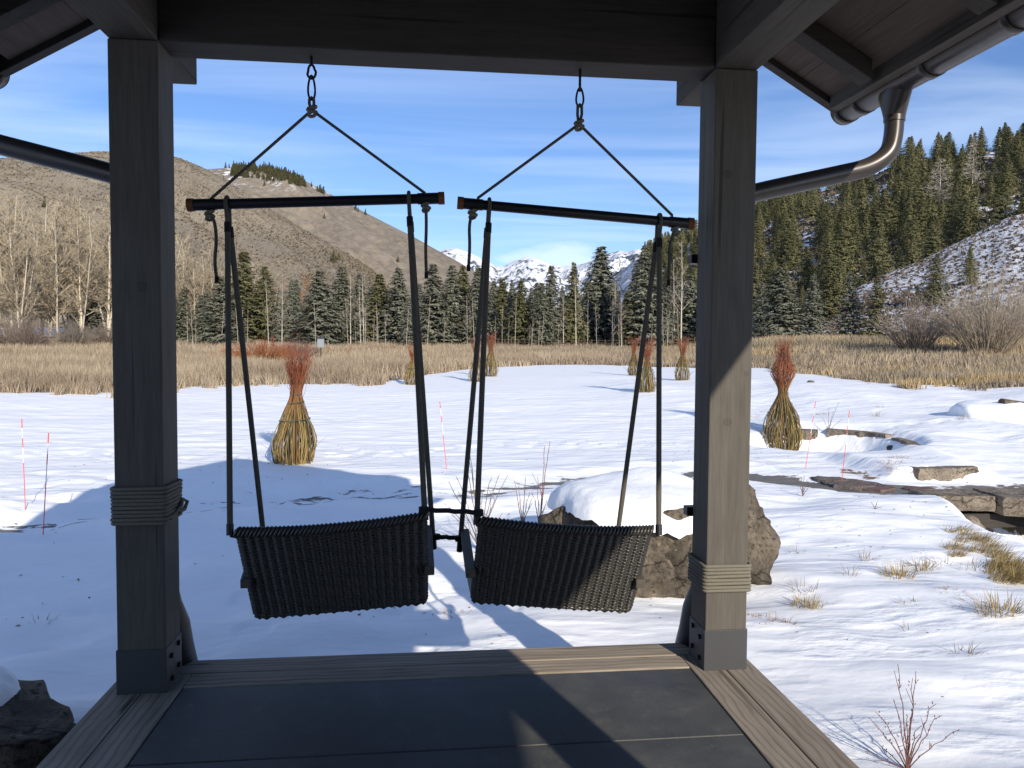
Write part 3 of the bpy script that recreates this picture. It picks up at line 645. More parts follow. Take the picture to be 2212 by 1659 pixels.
        for j_, q in ((j1, near), (j2, far)):
            MB().tube([j_-(q-j_).normalized()*.01, j_+(q-j_).normalized()*.035], .0145, 10).build('tape_collar', M['strap'], lo)
            b = MB(); b.tube([j_+(q-j_)*t for t in (0, .25, .5, .75, 1)], .0125, 10); ho = pin(b.build('hanger_rope', M['rope2'], rt))
            d_ = (q-j_).normalized(); MB().tube([q-d_*.035, q+d_*.012], .0155, 8).build('ferrule', M['blackmetal'], ho)
        b = MB(); c0 = Vector(ony(*cn, 3.28)); b.bar(near+Vector((0, 0, -.012)), c0, .016, .014); pin(b.build('bracket', M['blackmetal'], rt))
        af = S['armL'][1] if lp == S['loops'][0][0] else S['armR'][1]; b = MB(); b.bar(far+Vector((0, 0, -.01)), Vector(ony(*af, 3.80))+Vector((0, 0, -.03)), .016, .014); pin(b.build('bracket', M['blackmetal'], rt))
S1 = dict(label='left black wicker swing chair hanging from the beam, entirely in shade', eye=(672, 128), knot=(674, 238), eyeside=False, car=.105,
  vl=(455, 430), kl=(453, 463), tl=[(456, 466), (464, 480), (468, 520), (463, 565), (468, 603)], vr=(918, 417), kr=(920, 445), tr=[(920, 448), (921, 490), (919, 540), (921, 594)],
  bar=((405, 443), (960, 428)), sleeve=.12, back=((508, 1142), (922, 1108), (550, 1334), (924, 1300)), armL=((530, 1262), (560, 1165)), armR=((928, 1234), (923, 1142)),
  loops=[((491, 440), (497, 1150), (574, 1200), (520, 1160)), ((883, 430), (918, 1118), (937, 1180), (905, 1130))])
S2 = dict(label='right black wicker swing chair, its lower right corner catching the sun', eye=(1254, 155), knot=(1251, 268), eyeside=True, car=.085,
  vl=(1032, 428), kl=(1021, 460), tl=[(1018, 464), (1013, 490), (1015, 530), (1012, 578)], vr=(1452, 465), kr=(1459, 497), tr=[(1456, 500), (1446, 530), (1446, 570), (1444, 610)],
  bar=((988, 438), (1497, 484)), sleeve=.115, back=((1036, 1118), (1410, 1138), (1016, 1298), (1362, 1320)), armL=((1017, 1240), (1004, 1150)), armR=((1384, 1262), (1345, 1170)),
  loops=[((1057, 443), (1030, 1128), (993, 1186), (1052, 1146)), ((1424, 478), (1423, 1150), (1330, 1185), (1395, 1152))])
swing(S1); swing(S2)
for p, q, y, lab in (((915, 1101), (1034, 1107), 3.26, 'upper black strap lashing the two swing chairs together'), ((942, 1159), (992, 1163), 3.79, 'lower black strap lashing the two swing chairs together')):
    a = Vector(ony(*p, y)); c = Vector(ony(*q, y)); b = MB(); n = 9
    for dy in (-.012, .012): b.tube([a.lerp(c, i/n)+Vector((0, dy, .002*math.sin(i*2.1))) for i in range(n+1)], .0085, 7)
    for e in (a, c): b.tube([e+Vector((0, 0, .012)), e-Vector((0, 0, .014))], .021, 10)
    tag(b.build('lashing_strap', M['strap']), lab, 'strap')
# ------------------------------------------------------------------ snow stakes
M['orange'] = mat('orange_fibreglass', (0.80, 0.09, 0.05), 0.5); M['white'] = mat('reflective_white', (0.75, 0.75, 0.75), 0.4)
def stake(base, top, lab):
    p = Vector(ong(*base)); t = Vector(ony(*top, p.y)); 
    rt = empty('snow_stake', p, lab, 'snow stake', 'orange driveway stakes in the snow')
    d = t-p; f = lambda a: p+d*a; R = .0052
    for n, a, b_, m, rr in (('pole', -.12, .52, 'orange', R), ('white_band', .52, .69, 'white', R), ('orange_band', .69, .79, 'orange', R*1.1), ('white_band', .79, .90, 'white', R), ('orange_tip', .90, 1.0, 'orange', R*1.2)):
        o = MB().tube([f(a), f(b_)], rr, 6).build(n, M[m], rt); o.matrix_parent_inverse = Matrix.Translation(-rt.location)
for a in (((965, 1015), (950, 867), 'orange snow stake between the two swings, in front of the far snowfield'), ((93, 1156), (105, 935), 'orange snow stake nearer the left post, foot in the porch shadow'),
          ((55, 1102), (47, 905), 'leftmost orange snow stake in the sunlit snow'), ((1740, 1013), (1762, 867), 'orange snow stake right beside the tall willow bundle'), ((1818, 1042), (1835, 887), 'rightmost orange snow stake in front of the stone ledge')): stake(*a)
# ------------------------------------------------------------------ tied willow bundles
def m_vcol(name, rough=0.8, spec=0.15, transl=0):
    m = mat(name, (0.3, 0.3, 0.2), rough, spec); g = NG(m); g.base(g.attr('Col').outputs['Color']); return m
M['vcol'] = m_vcol('plant_stems')
M['tie'] = mat('green_tie_webbing', (0.07, 0.09, 0.07), 0.8)
def tubes_np(paths, cols, n=4):
    """paths: list of (pts (k,3), radii (k,)); returns V,F,C"""
    V = []; F = []; C = []; off = 0
    ang = np.arange(n)*2*math.pi/n; ca, sa = np.cos(ang), np.sin(ang)
    for (P, R), c in zip(paths, cols):
        P = np.asarray(P, float); k = len(P); T = np.gradient(P, axis=0); T /= np.linalg.norm(T, axis=1)[:, None]+1e-12
        ref = np.array([0.31, 0.95, 0.05]) if abs(T[0, 2]) > .5 else np.array([0, 0, 1.]); U = np.cross(T, ref); U /= np.linalg.norm(U, axis=1)[:, None]+1e-12; Wv = np.cross(T, U)
        v = P[:, None, :]+(U[:, None, :]*ca[None, :, None]+Wv[:, None, :]*sa[None, :, None])*np.asarray(R)[:, None, None]
        V.append(v.reshape(-1, 3)); i = np.arange(k-1)[:, None]*n+np.arange(n)[None, :]; j = np.arange(k-1)[:, None]*n+(np.arange(n)[None, :]+1) % n
        F.append(np.stack([i, j, j+n, i+n], -1).reshape(-1, 4)+off); off += k*n
        c = np.asarray(c, float); c = np.repeat(c[None, :], k, 0) if c.ndim == 1 else c
        C.append(np.repeat(c, n, 0))
    return np.concatenate(V), np.concatenate(F), np.concatenate(C)
def willow(pos, h, prof, lab, seed, nst=130, ties=(.57, .50, .36), red0=.55, twigs=170, lean=(0, 0), wscale=1.0, off=None):
    rg = np.random.RandomState(seed); rt = empty('willow_bundle', pos, lab, 'willow bundle', 'tied willow bundles standing in the snow')
    pz = np.array([p[0] for p in prof])*h; pr = np.array([p[1] for p in prof])*wscale
    def rad(z): return np.interp(z, pz, pr)
    paths = []; cols = []; tw = []; tc = []
    for k in range(nst):
        a = rg.rand()*2*math.pi; q = rg.rand()**.28 if rg.rand() < .55 else rg.rand()**.7; top = h*rg.uniform(red0+.02, .86); z = np.linspace(-.06, top, 12); tws = rg.uniform(-.9, .9)
        aa = a+tws*z/h; r = rad(z)*q*(1+.09*np.sin(z*6+rg.rand()*6)); X = r*np.cos(aa)+lean[0]*z/h; Yy = r*np.sin(aa)+lean[1]*z/h
        c0 = np.array([[.30, .22, .075], [.22, .17, .075], [.37, .28, .11], [.09, .08, .05], [.26, .15, .06], [.12, .10, .05]][rg.randint(6)])*rg.uniform(.6, 1.15); c1 = np.array([.27, .095, .045])*rg.uniform(.6, 1.2)
        f = np.clip((z/h-.38)/.28, 0, 1)[:, None]; cols.append(c0*(1-f)+c1*f); paths.append((np.stack([X, Yy, z], 1), np.linspace(.0078, .0034, 12)))
    for k in range(twigs):
        a = rg.rand()*2*math.pi; z0 = h*rg.uniform(red0-.02, .86); q = rg.rand()**.5; r0 = rad(z0)*q; L = h*rg.uniform(.10, .20); z1 = min(z0+L, h*rg.uniform(.9, 1.02)); r1 = rad(z1)*min(1.0, q*1.1+.08)*rg.uniform(.7, 1.45)
        z = np.linspace(z0, z1, 5); r = np.linspace(r0, r1, 5)+.012*rg.randn(5)*np.array([0, 1, 1, 1, 1]); aa = a+np.linspace(0, rg.uniform(-.35, .35), 5)
        tw.append((np.stack([r*np.cos(aa)+lean[0]*z/h, r*np.sin(aa)+lean[1]*z/h, z], 1), np.linspace(.0042, .0020, 5))); tc.append(np.array([.32, .10, .055])*rg.uniform(.5, 1.25) if rg.rand() < .75 else np.array([.22, .13, .09]))
    V, F, C = tubes_np(paths, cols, 5); link('stems', np_mesh('stems', V, F, M['vcol'], True, C), rt)
    V, F, C = tubes_np(tw, tc, 3); link('red_twigs', np_mesh('red_twigs', V, F, M['vcol'], True, C), rt)
    for t in ties:
        z = t*h; r = rad(z)*1.0+.006; b = MB(); tl = rg.uniform(-.12, .12)
        b.tube([(r*math.cos(a)+lean[0]*t, r*math.sin(a)+lean[1]*t, z+tl*r*2*math.cos(a)) for a in [2*math.pi*i/22 for i in range(22)]], .009, 5, closed=True)
        b.tube([(r, -.02, z), (r+.03, -.05, z-.02), (r+.03, -.05, z-.07)], .006, 4); b.build('tie', M['tie'], rt)
    # loose side shoots
    loose = []; lc = []
    for k in range(16):
        a = rg.uniform(0, 2*math.pi); r = rad(.05)*rg.uniform(.3, .55); L = rg.uniform(.35, .85)*h*.4; s = np.linspace(0, 1, 6); o = r+L*.75*s; z = L*s-.22*L*s*s
        loose.append((np.stack([o*np.cos(a), o*np.sin(a), z-.02], 1), np.linspace(.005, .0018, 6))); lc.append(np.array([.14, .09, .06]))
    V, F, C = tubes_np(loose, lc, 3); link('loose_shoots', np_mesh('loose_shoots', V, F, M['vcol'], True, C), rt)
PA = [(0, .36), (.08, .43), (.17, .45), (.30, .36), (.42, .24), (.53, .13), (.58, .10), (.66, .13), (.78, .22), (.88, .27), (.95, .28), (1.0, .25)]
PB = [(0, .38), (.06, .45), (.15, .46), (.28, .36), (.38, .22), (.46, .10), (.50, .09), (.58, .18), (.66, .30), (.72, .25), (.80, .10), (.84, .09), (.92, .17), (1.0, .21)]
PF = [(0, .30), (.08, .38), (.17, .37), (.30, .29), (.42, .19), (.53, .11), (.58, .10), (.70, .17), (.82, .28), (.92, .36), (1.0, .36)]
for base, top, prof, lab, seed, kw in (
    ((632, 1000), (652, 738), PA, 'large near willow bundle to the left, yellow stems and one red flared top', 1, dict(lean=(.12, 0), nst=210, twigs=300, wscale=.88)),
    ((1688, 968), (1685, 720), PB, 'tall willow bundle right of the right post, bound into two waists', 2, dict(ties=(.81, .49, .40), red0=.5, nst=200, twigs=340)),
    ((893, 831), (893, 733), PF, 'far willow bundle behind the left swing rope, at the meadow edge', 3, dict(nst=90, twigs=120)),
    ((1029, 824), (1031, 722), PF, 'far willow bundle half hidden behind the hanging ropes', 4, dict(nst=90, twigs=120)),
    ((1060, 813), (1062, 712), PF, 'far willow bundle just right of the half hidden one', 5, dict(nst=90, twigs=130, wscale=.9)),
    ((1369, 811), (1366, 723), PF, 'far willow bundle with bright red top, behind and left of a nearer one', 6, dict(nst=90, twigs=120, wscale=.85)),
    ((1397, 846), (1402, 722), PF, 'mid-distance willow bundle left of the right post, nearest of the far ones', 7, dict(nst=110, twigs=160, wscale=.9)),
    ((1474, 821), (1471, 722), PF, 'far willow bundle beside the right post with splayed red top', 8, dict(nst=90, twigs=130, wscale=.95))):
    p = ong(*base); t = ony(top[0], top[1], p[1]); willow(Vector(p), t[2]-p[2], prof, lab, seed, **kw)
# ------------------------------------------------------------------ rocks
def m_rock(name, c1, c2, c3, sc=1.0):
    m = mat(name, c1, 0.9, 0.2); g = NG(m); co = g.co(); n = g.noise(co, 3.5*sc, 7, 0.65); n2 = g.noise(co, 26*sc, 5, 0.7); v = g.n('ShaderNodeTexVoronoi'); g.l(co, v.inputs['Vector']); v.inputs['Scale'].default_value = 30*sc
    c = g.mix(g.ramp(n, [(0.38, 0), (0.62, 1)]), c1, c2); c = g.mix(g.ramp(n2, [(0.50, 0), (0.62, 1)]), c, c3)
    c = g.mix(g.m('MULTIPLY', g.ramp(v.outputs[0], [(0.0, 1), (0.12, 0)]), g.ramp(n, [(0.5, 0), (0.6, 1)])), c, (0.45, 0.43, 0.36))
    c = g.mix(g.ramp(g.noise(co, 7*sc, 6, 0.7, 1.0), [(0.30, 0.8), (0.38, 0)]), c, (0.03, 0.026, 0.02))
    vc = g.n('ShaderNodeTexVoronoi'); vc.feature = 'DISTANCE_TO_EDGE'; dn = g.n('ShaderNodeTexNoise'); g.l(co, dn.inputs['Vector']); dn.inputs['Scale'].default_value = 1.8*sc; dn.inputs['Detail'].default_value = 5; wv = g.mix(0.42, co, dn.outputs['Color']); g.l(g.map(wv, (1, 1, 1.5)), vc.inputs['Vector']); vc.inputs['Scale'].default_value = 1.7*sc
    crk = g.ramp(g.m('ADD', vc.outputs[0], g.m('MULTIPLY', g.noise(co, 9*sc, 4), 0.05)), [(0.026, 0), (0.040, 1)]); c = g.mix(g.m('MULTIPLY', g.m('SUBTRACT', 1.0, crk), 0.45), c, (0.02, 0.017, 0.014))
    g.base(c); nb = g.bump(n, 0.9, 0.05); nb = g.bump(crk, 0.8, 0.03, nb); g.nor(g.bump(n2, 1.0, 0.02, nb)); return m
M['rock'] = m_rock('lichen_rock', (0.072, 0.060, 0.046), (0.175, 0.142, 0.108), (0.050, 0.045, 0.032))
M['ledge'] = m_rock('ledge_rock', (0.15, 0.125, 0.10), (0.30, 0.25, 0.19), (0.11, 0.09, 0.07))
M['flag'] = m_rock('flagstone', (0.12, 0.10, 0.09), (0.20, 0.165, 0.15), (0.09, 0.075, 0.07), 0.7)
M['puresnow'] = mat('snow_cap', (0.84, 0.86, 0.89), 0.6, 0.25)
def _sn():
    g = NG(M['puresnow']); co = g.co(); g.nor(g.bump(g.noise(co, 30, 4, 0.6), 0.35, 0.01, g.bump(g.noise(co, 5, 4), 0.4, 0.04)))
_sn()
import bmesh
from mathutils import noise as mn
def rock_me(size, seed, sub=4, planes=16, rough=.10, lo=.72):
    rg = random.Random(seed); bm = bmesh.new(); bmesh.ops.create_icosphere(bm, subdivisions=sub, radius=1)
    PL = []
    for k in range(planes):
        n = Vector((rg.gauss(0, 1), rg.gauss(0, 1), rg.gauss(0, .8))).normalized(); PL.append((n, rg.uniform(lo, 1.0)))
    off = Vector((rg.uniform(0, 50), rg.uniform(0, 50), 3))
    for v in bm.verts:
        d = v.co.normalized(); r = 1.15
        for n, dd in PL:
            c = d.dot(n)
            if c > .05: r = min(r, dd/c)
        r *= 1+rough*(mn.fractal(d*2.2+off, 1.0, 2.0, 4))+rough*.5*mn.noise(d*7+off)
        v.co = Vector((d.x*r*size[0], d.y*r*size[1], d.z*r*size[2]))
    me = bpy.data.meshes.new('rock'); bm.to_mesh(me); bm.free()
    for p in me.polygons: p.use_smooth = True
    return me
def rock(name, loc, size, seed, lab, cat='rock', m='rock', rot=0, group=None, parent=None, **kw):
    me = rock_me(size, seed, **kw); me.name = name; me.materials.append(M[m]); o = link(name, me, parent, loc); o.rotation_euler.z = rot
    if not parent: tag(o, lab, cat, group)
    return o
def snow_dome(name, cx_, cy_, outline, top, parent, lobes, seed, base, pw_=4.0):
    nA, nT = 96, 30; rg = random.Random(seed); V = []; F = []
    for i in range(nT):
        t = i/(nT-1)
        for k in range(nA):
            a = 2*math.pi*k/nA; R = outline(a); x = cx_+R*t*math.cos(a); y = cy_+R*t*math.sin(a)
            zt = top(x, y); lip = base(x, y); f = (1-t**pw_)**.62; rag = .045*(mn.noise(Vector((x*9, y*9, seed)))+.6*mn.noise(Vector((x*22, y*22, seed))))
            z = lip+(zt-lip)*f+rag*(t**6)+.012*mn.noise(Vector((x*5, y*5, seed+7)))
            V.append((x, y, z))
    for i in range(nT-1):
        for k in range(nA): k2 = (k+1) % nA; F.append((i*nA+k, (i+1)*nA+k, (i+1)*nA+k2, i*nA+k2))
    o = link(name, np_mesh(name, V, F, M['puresnow'], True), parent); return o
# big boulder behind the right swing
bb = empty('snow_capped_boulder', (1.9, 6.9, -.5), 'big lichen-spotted boulder capped with thick snow behind the right swing', 'boulder')
def bin_(o): o.matrix_parent_inverse = Matrix.Translation(-bb.location); return o
for nm, loc, size, seed, kw in (('stone', (1.98, 7.05, -.40), (.88, .95, .58), 3, dict(rough=.09, sub=6, planes=26, lo=.80)), ('stone', (2.25, 6.75, -.38), (.62, .66, .56), 9, dict(rough=.10, sub=6, planes=22, lo=.78)), ('stone', (2.86, 6.85, -.38), (.40, .50, .56), 12, dict(rough=.10, sub=5)), ('stone', (2.72, 7.1, -.05), (.26, .3, .42), 15, dict(rough=.12)), ('stone', (2.86, 6.62, -.02), (.105, .105, .10), 18, dict(rough=.05, lo=.85))):
    bin_(rock(nm, loc, size, seed, None, parent=bb, **kw))
bin_(snow_dome('snow_cap', 1.86, 7.05, lambda a: .83*(1+.16*math.cos(a)+.05*math.sin(3*a+1)+.04*math.sin(5*a)), lambda x, y: .23+.12*math.exp(-((x-2.22)**2+(y-7.35)**2)/.16)+.05*math.exp(-((x-1.3)**2+(y-6.9)**2)/.08)-.10*max(0, 1.4-x), bb, 3, 5, lambda x, y: -.02+.04*math.sin(5*x+.5)+.02*math.sin(11*x), pw_=5.0))
bin_(snow_dome('snow_patch', 2.33, 6.60, lambda a: .24*(1+.25*math.cos(2*a)), lambda x, y: .155, bb, 1, 8, lambda x, y: .02))
rl = rock('dark_boulder', (-2.16, 3.56, -.46), (.62, .56, .44), 31, 'dark shaded boulder with a little snow at the bottom left corner', 'boulder', 'rock', sub=5, rough=.12)
o = snow_dome('snow_cap', -.16, .16, lambda a: .36*(1+.15*math.sin(2*a)), lambda x, y: .43, rl, 1, 12, lambda x, y: .27)
# ledge stones round the hollow of the creek
def slab_stone(name, pts, z0, z1, lab, m='ledge', group=None, seed=0, tilt=0, bev=.02, cat='stone'):
    """pts: footprint polygon (x,y) in order"""
    rg = random.Random(seed); bm = bmesh.new(); n = len(pts); P = []
    for i in range(n):
        a = Vector(pts[i]); c = Vector(pts[(i+1) % n]); m_ = max(2, int((c-a).length/.12))
        for k in range(m_): q = a.lerp(c, k/m_); P.append((q.x+rg.uniform(-.018, .018), q.y+rg.uniform(-.018, .018)))
    cx_ = sum(p[0] for p in P)/len(P); cy_ = sum(p[1] for p in P)/len(P)
    rings = []
    for t, sc, j in ((0, .97, .008), (.35, 1.0, .015), (.75, 1.0, .015), (1, .975, .008)):
        rings.append([bm.verts.new((cx_+(x-cx_)*sc+rg.uniform(-j, j), cy_+(y-cy_)*sc+rg.uniform(-j, j), z0+(z1-z0)*t+tilt*(x-cx_)+rg.uniform(-.006, .006))) for x, y in P])
    for a, b_ in zip(rings[:-1], rings[1:]):
        for k in range(len(P)): bm.faces.new((a[k], a[(k+1) % len(P)], b_[(k+1) % len(P)], b_[k]))
    bm.faces.new(rings[-1]); bm.faces.new(rings[0][::-1]); bmesh.ops.recalc_face_normals(bm, faces=bm.faces)
    me = bpy.data.meshes.new(name); bm.to_mesh(me); bm.free(); me.materials.append(M[m]); o = link(name, me); tag(o, lab, cat, group); return o
def arc(cx_, cy_, r0, r1, a0, a1, n=7):
    A = [math.radians(a0+(a1-a0)*i/n) for i in range(n+1)]
    return [(cx_+r0*math.cos(a), cy_+r0*math.sin(a)) for a in A]+[(cx_+r1*math.cos(a), cy_+r1*math.sin(a)) for a in A[::-1]]
for k, (a0, a1, zt, lab) in enumerate(((84, 62, -.42, 'small stone at the back of the curved ledge in the snow'), (56, 6, -.38, 'long dark ledge stone curving round the snowy hollow'), (2, -42, -.42, 'dark ledge stone at the near end of the curved wall'))):
    slab_stone('ledge_stone', arc(8.6, 16, 1.72, 2.15, a0, a1), -.95, zt, lab, 'ledge', 'curved stone ledge by the creek', 40+k)
slab_stone('block_stone', [(7.98, 11.62), (8.5, 11.60), (9.12, 11.72), (9.15, 12.0), (7.95, 11.95)], -.80, -.405, 'long sunlit stone block with snow on top beyond the path', 'ledge', None, 50)
slab_stone('bridge_slab', [(7.18, 10.05), (8.02, 9.98), (8.10, 10.55), (7.12, 10.62)], -.76, -.545, 'flat grey stone slab at the left end of the creek bridge', 'ledge', 'stone slabs bridging the creek', 51)
slab_stone('bridge_slab', [(8.06, 9.90), (8.75, 9.55), (9.9, 9.45), (10.2, 10.5), (8.15, 10.62)], -.80, -.54, 'large stone slab of the creek bridge at the right edge', 'ledge', 'stone slabs bridging the creek', 52)
o = MB().box((7.05, 10.08, -1.02), (10.4, 10.45, -.815)).build('bridge_beam', M['stain_x'], None, .01); tag(o, 'dark beam under the stone bridge slabs', 'beam')
rock('rust_rock', (7.22, 9.62, -.92), (.30, .22, .20), 61, 'rust brown rock under the left end of the bridge', 'rock', 'ledge')
M['flagred'] = m_rock('reddish_flagstone', (0.13, 0.085, 0.075), (0.18, 0.125, 0.11), (0.10, 0.07, 0.065), 0.7)
for k, (px, py, w, d_, m, lab) in enumerate(((1835, 1046, .42, .45, 'flag', 'grey flagstone bare of snow on the path'), (1885, 1053, .36, .40, 'flagred', 'reddish flagstone on the path'), (1990, 1060, .26, .30, 'flagred', 'small reddish flagstone close to the bridge slabs'), (1790, 1036, .34, .3, 'flag', 'dark flagstone right of the gravel strip'))):
    p = ong(px, py); rg = random.Random(k); P = [(p[0]+w*math.cos(a)*rg.uniform(.8, 1.1), p[1]+d_*math.sin(a)*rg.uniform(.8, 1.1)) for a in [2*math.pi*i/7 for i in range(7)]]
    slab_stone('flagstone', P, p[2]-.05, p[2]+.028, lab, m, 'flagstones of the path', 70+k)
# creek water, stones in it
wt = link('creek_water', np_mesh('creek_water', [(6.2, 1, -1.37), (9.8, 1, -1.37), (9.8, 11.5, -1.37), (6.2, 11.5, -1.37)], [(0, 1, 2, 3)], mat('dark_creek_water', (0.012, 0.018, 0.028), 0.12, 0.5))); tag(wt, 'dark creek water under the stone bridge', None, kind='structure')
for k, (x, y, s, m) in enumerate(((7.15, 7.9, .13, 'rock'), (7.5, 8.3, .18, 'rock'), (8.1, 8.9, .16, 'rock'), (7.25, 7.3, .09, 'ledge'), (7.42, 7.25, .08, 'ledge'), (7.6, 7.5, .10, 'ledge'), (7.8, 8.0, .2, 'rock'), (8.3, 7.6, .16, 'rock'), (7.0, 8.6, .11, 'rock'), (7.9, 7.2, .07, 'ledge'))):
    rock('creek_stone', (x, y, -1.36), (s, s*.9, s*.6), 80+k, ('dark' if m == 'rock' else 'pale')+' wet stone lying in the creek bed', 'stone', m, group='stones in the creek bed, '+('dark' if m == 'rock' else 'pale'), sub=3)
for k, (px, py, s, lab) in enumerate(((1690, 1000-118, .14, 'small rock poking out of the snow behind the tall willow bundle'), (1924, 985-16, .10, 'little brown rock in the snow above the ledge'), (1752, 826, .14, 'dark rock in the snowbank below the meadow'))):
    p = ong(px, py); rock('small_rock', (p[0], p[1], p[2]+.01), (s, s*.8, s*.6), 95+k, lab, 'rock', 'rock', sub=3)
# log under snow at the right edge
p = ong(2195, 905); b = MB(); b.tube([(p[0]-.5, p[1]-.1, p[2]+.42), (p[0]+.2, p[1], p[2]+.30), (p[0]+1.1, p[1]+.2, p[2]+.1)], [.11, .14, .13], 10); o = b.build('driftwood_log', M['rock']); tag(o, 'dark log end sticking out of a snow mound at the right edge', 'log')
me = rock_me((.95, .8, .42), 5, 4, 8, .04, .9); me.materials.append(M['puresnow']); o = link('snow_mound', me, None, (p[0]-.35, p[1]+.35, p[2]+.05)); tag(o, 'rounded snow mound beside the dark log at the right edge', 'snow mound')
# ================================================================== vegetation
def m_foliage(name, c1, c2, var=0.35):
    m = mat(name, c1, 0.75, 0.2); g = NG(m); oi = g.n('ShaderNodeObjectInfo'); a = g.attr('Col').outputs['Color']
    n = g.noise(g.co(), 0.9, 3)
    c = g.mix(oi.outputs['Random'], c1, c2); c = g.mix(1.0, c, a, 'MULTIPLY')
    g.base(c)
    return m
M['spruce_blue'] = m_foliage('blue_spruce_needles', (0.118, 0.124, 0.088), (0.165, 0.168, 0.128))
M['spruce_olive'] = m_foliage('olive_spruce_needles', (0.095, 0.096, 0.045), (0.130, 0.124, 0.058))
M['fir'] = m_foliage('hillside_fir_needles', (0.078, 0.080, 0.036), (0.150, 0.142, 0.066))
M['bark'] = mat('conifer_bark', (0.09, 0.065, 0.045), 0.95)
M['aspen_bark'] = mat('pale_aspen_bark', (0.52, 0.48, 0.40), 0.8)
M['twig'] = m_vcol('bare_twigs', 0.9)
def conifer_np(h, R, seed, dz=.42, nb=9, nl=13, leaf=.42, pw=.9, droop=.25, lowz=.03, gap=0.12, wr=.75, wu=.75):
    """crown as many small needle sprays laid along whorled limbs. Returns V, F(tri), C"""
    rg = np.random.RandomState(seed); Z0 = []; AA = []; LL = []
    z = h*lowz
    while z < h*.985:
        t = z/h; n = max(4, int(nb*(1-t*.55))); ph = rg.rand()*6.28
        for k in range(n):
            if rg.rand() < gap: continue
            L = R*((1-t)**pw+.02)*rg.uniform(.72, 1.12)
            if t < .08: L *= .85
            Z0.append(z+rg.uniform(-.15, .15)*dz*1.6); AA.append(ph+k*6.283/n+rg.uniform(-.25, .25)); LL.append(L)
        z += dz*(1-.45*t)*rg.uniform(.8, 1.2)
    Z0 = np.array(Z0); AA = np.array(AA); LL = np.array(LL); m = len(Z0)
    s = np.tile(np.linspace(.12, 1.0, nl), (m, 1))+rg.uniform(-.04, .04, (m, nl)); d = LL[:, None]*s
    lat = rg.uniform(-1, 1, (m, nl))*LL[:, None]*.30*(1.15-s)
    zz = Z0[:, None]-d*droop+d*s*droop*.75+rg.uniform(-.05, .05, (m, nl))
    ca, sa = np.cos(AA)[:, None], np.sin(AA)[:, None]
    P = np.stack([d*ca-lat*sa, d*sa+lat*ca, zz], -1).reshape(-1, 3)
    N = len(P); lf = leaf*rg.uniform(.55, 1.2, N)*np.clip(1.25-np.repeat(Z0, nl)/h*.6, .4, 1.2)
    ang = np.repeat(AA, nl)+rg.uniform(-.9, .9, N); pit = rg.uniform(-.55, .30, N)
    D = np.stack([np.cos(ang)*np.cos(pit), np.sin(ang)*np.cos(pit), np.sin(pit)], -1)
    RD = P*np.array([1, 1, 0]); RD /= np.linalg.norm(RD, axis=1)[:, None]+1e-6; NV = RD*wr+np.array([0, 0, wu])+rg.normal(0, .33, (N, 3)); NV /= np.linalg.norm(NV, axis=1)[:, None]
    D = D-NV*np.sum(D*NV, 1)[:, None]; D /= np.linalg.norm(D, axis=1)[:, None]; S = np.cross(D, NV); S /= np.linalg.norm(S, axis=1)[:, None]
    w = lf*.34
    V = np.stack([P-S*w[:, None]*.7, P+S*w[:, None]*.7, P+D*lf[:, None]+S*w[:, None]*.25, P+D*lf[:, None]*.95-S*w[:, None]*.25], 1).reshape(-1, 3)
    F = np.arange(4*N).reshape(-1, 4)
    rel = np.repeat(rg.uniform(.72, 1.28, m), nl)*rg.uniform(.8, 1.2, N); C = np.repeat(np.stack([rel, rel, rel], 1), 4, 0)
    return V, F, C
def trunk_np(h, r, seed, n=6):
    return tubes_np([(np.stack([np.zeros(6), np.zeros(6), np.linspace(-.4, h*.97, 6)], 1), np.linspace(r, .02, 6))], [np.array([.09, .065, .045])], n)
CM = {}
for i in range(5):
    for kind, mt in (('spruce_blue', 'spruce_blue'), ('spruce_olive', 'spruce_olive')):
        if (kind, i) in CM: continue
        V, F, C = conifer_np(13.0, 2.75+.25*(i % 3), 100+i, dz=.40, nb=11, nl=15, leaf=.48, pw=.82+.07*(i % 3), gap=.08+.04*(i % 2))
        CM[(kind, i)] = np_mesh('crown', V, F, M[mt], False, C)
for i in range(2):
    V, F, C = conifer_np(13.0, 2.6, 140+i, dz=.62, nb=11, nl=16, leaf=.48, pw=.8, gap=.10, droop=.15); CM[('open_blue', i)] = np_mesh('crown', V, F, M['spruce_blue'], False, C); CM[('open_olive', i)] = np_mesh('crown', V, F, M['spruce_olive'], False, C)
V, F, C = trunk_np(13.0, .17, 1); TRUNK = np_mesh('trunk', V, F, M['bark'], True)
def conifer(px, pytop, pybase, r, kind, lab, group, wide=1.0, name='spruce_tree'):
    a, e0 = azel(px, pybase); a, e1 = azel(px, pytop); x, y = r*math.sin(a), r*math.cos(a); z = gz(x, y)
    h = HC+e1*r-z; s = h/13.0; rg = random.Random(int(px*7+r)); rt = empty(name, (x, y, z), lab, 'tree', group)
    rt.rotation_euler.z = rg.uniform(0, 6.28); wide *= rg.uniform(.85, 1.2); rt.scale = (s*wide*1.42, s*wide*1.42, s); i = rg.randrange(5 if kind.startswith('spruce') else 2)
    o = link('crown', CM[(kind, i)], rt); link('trunk', TRUNK, rt); return rt
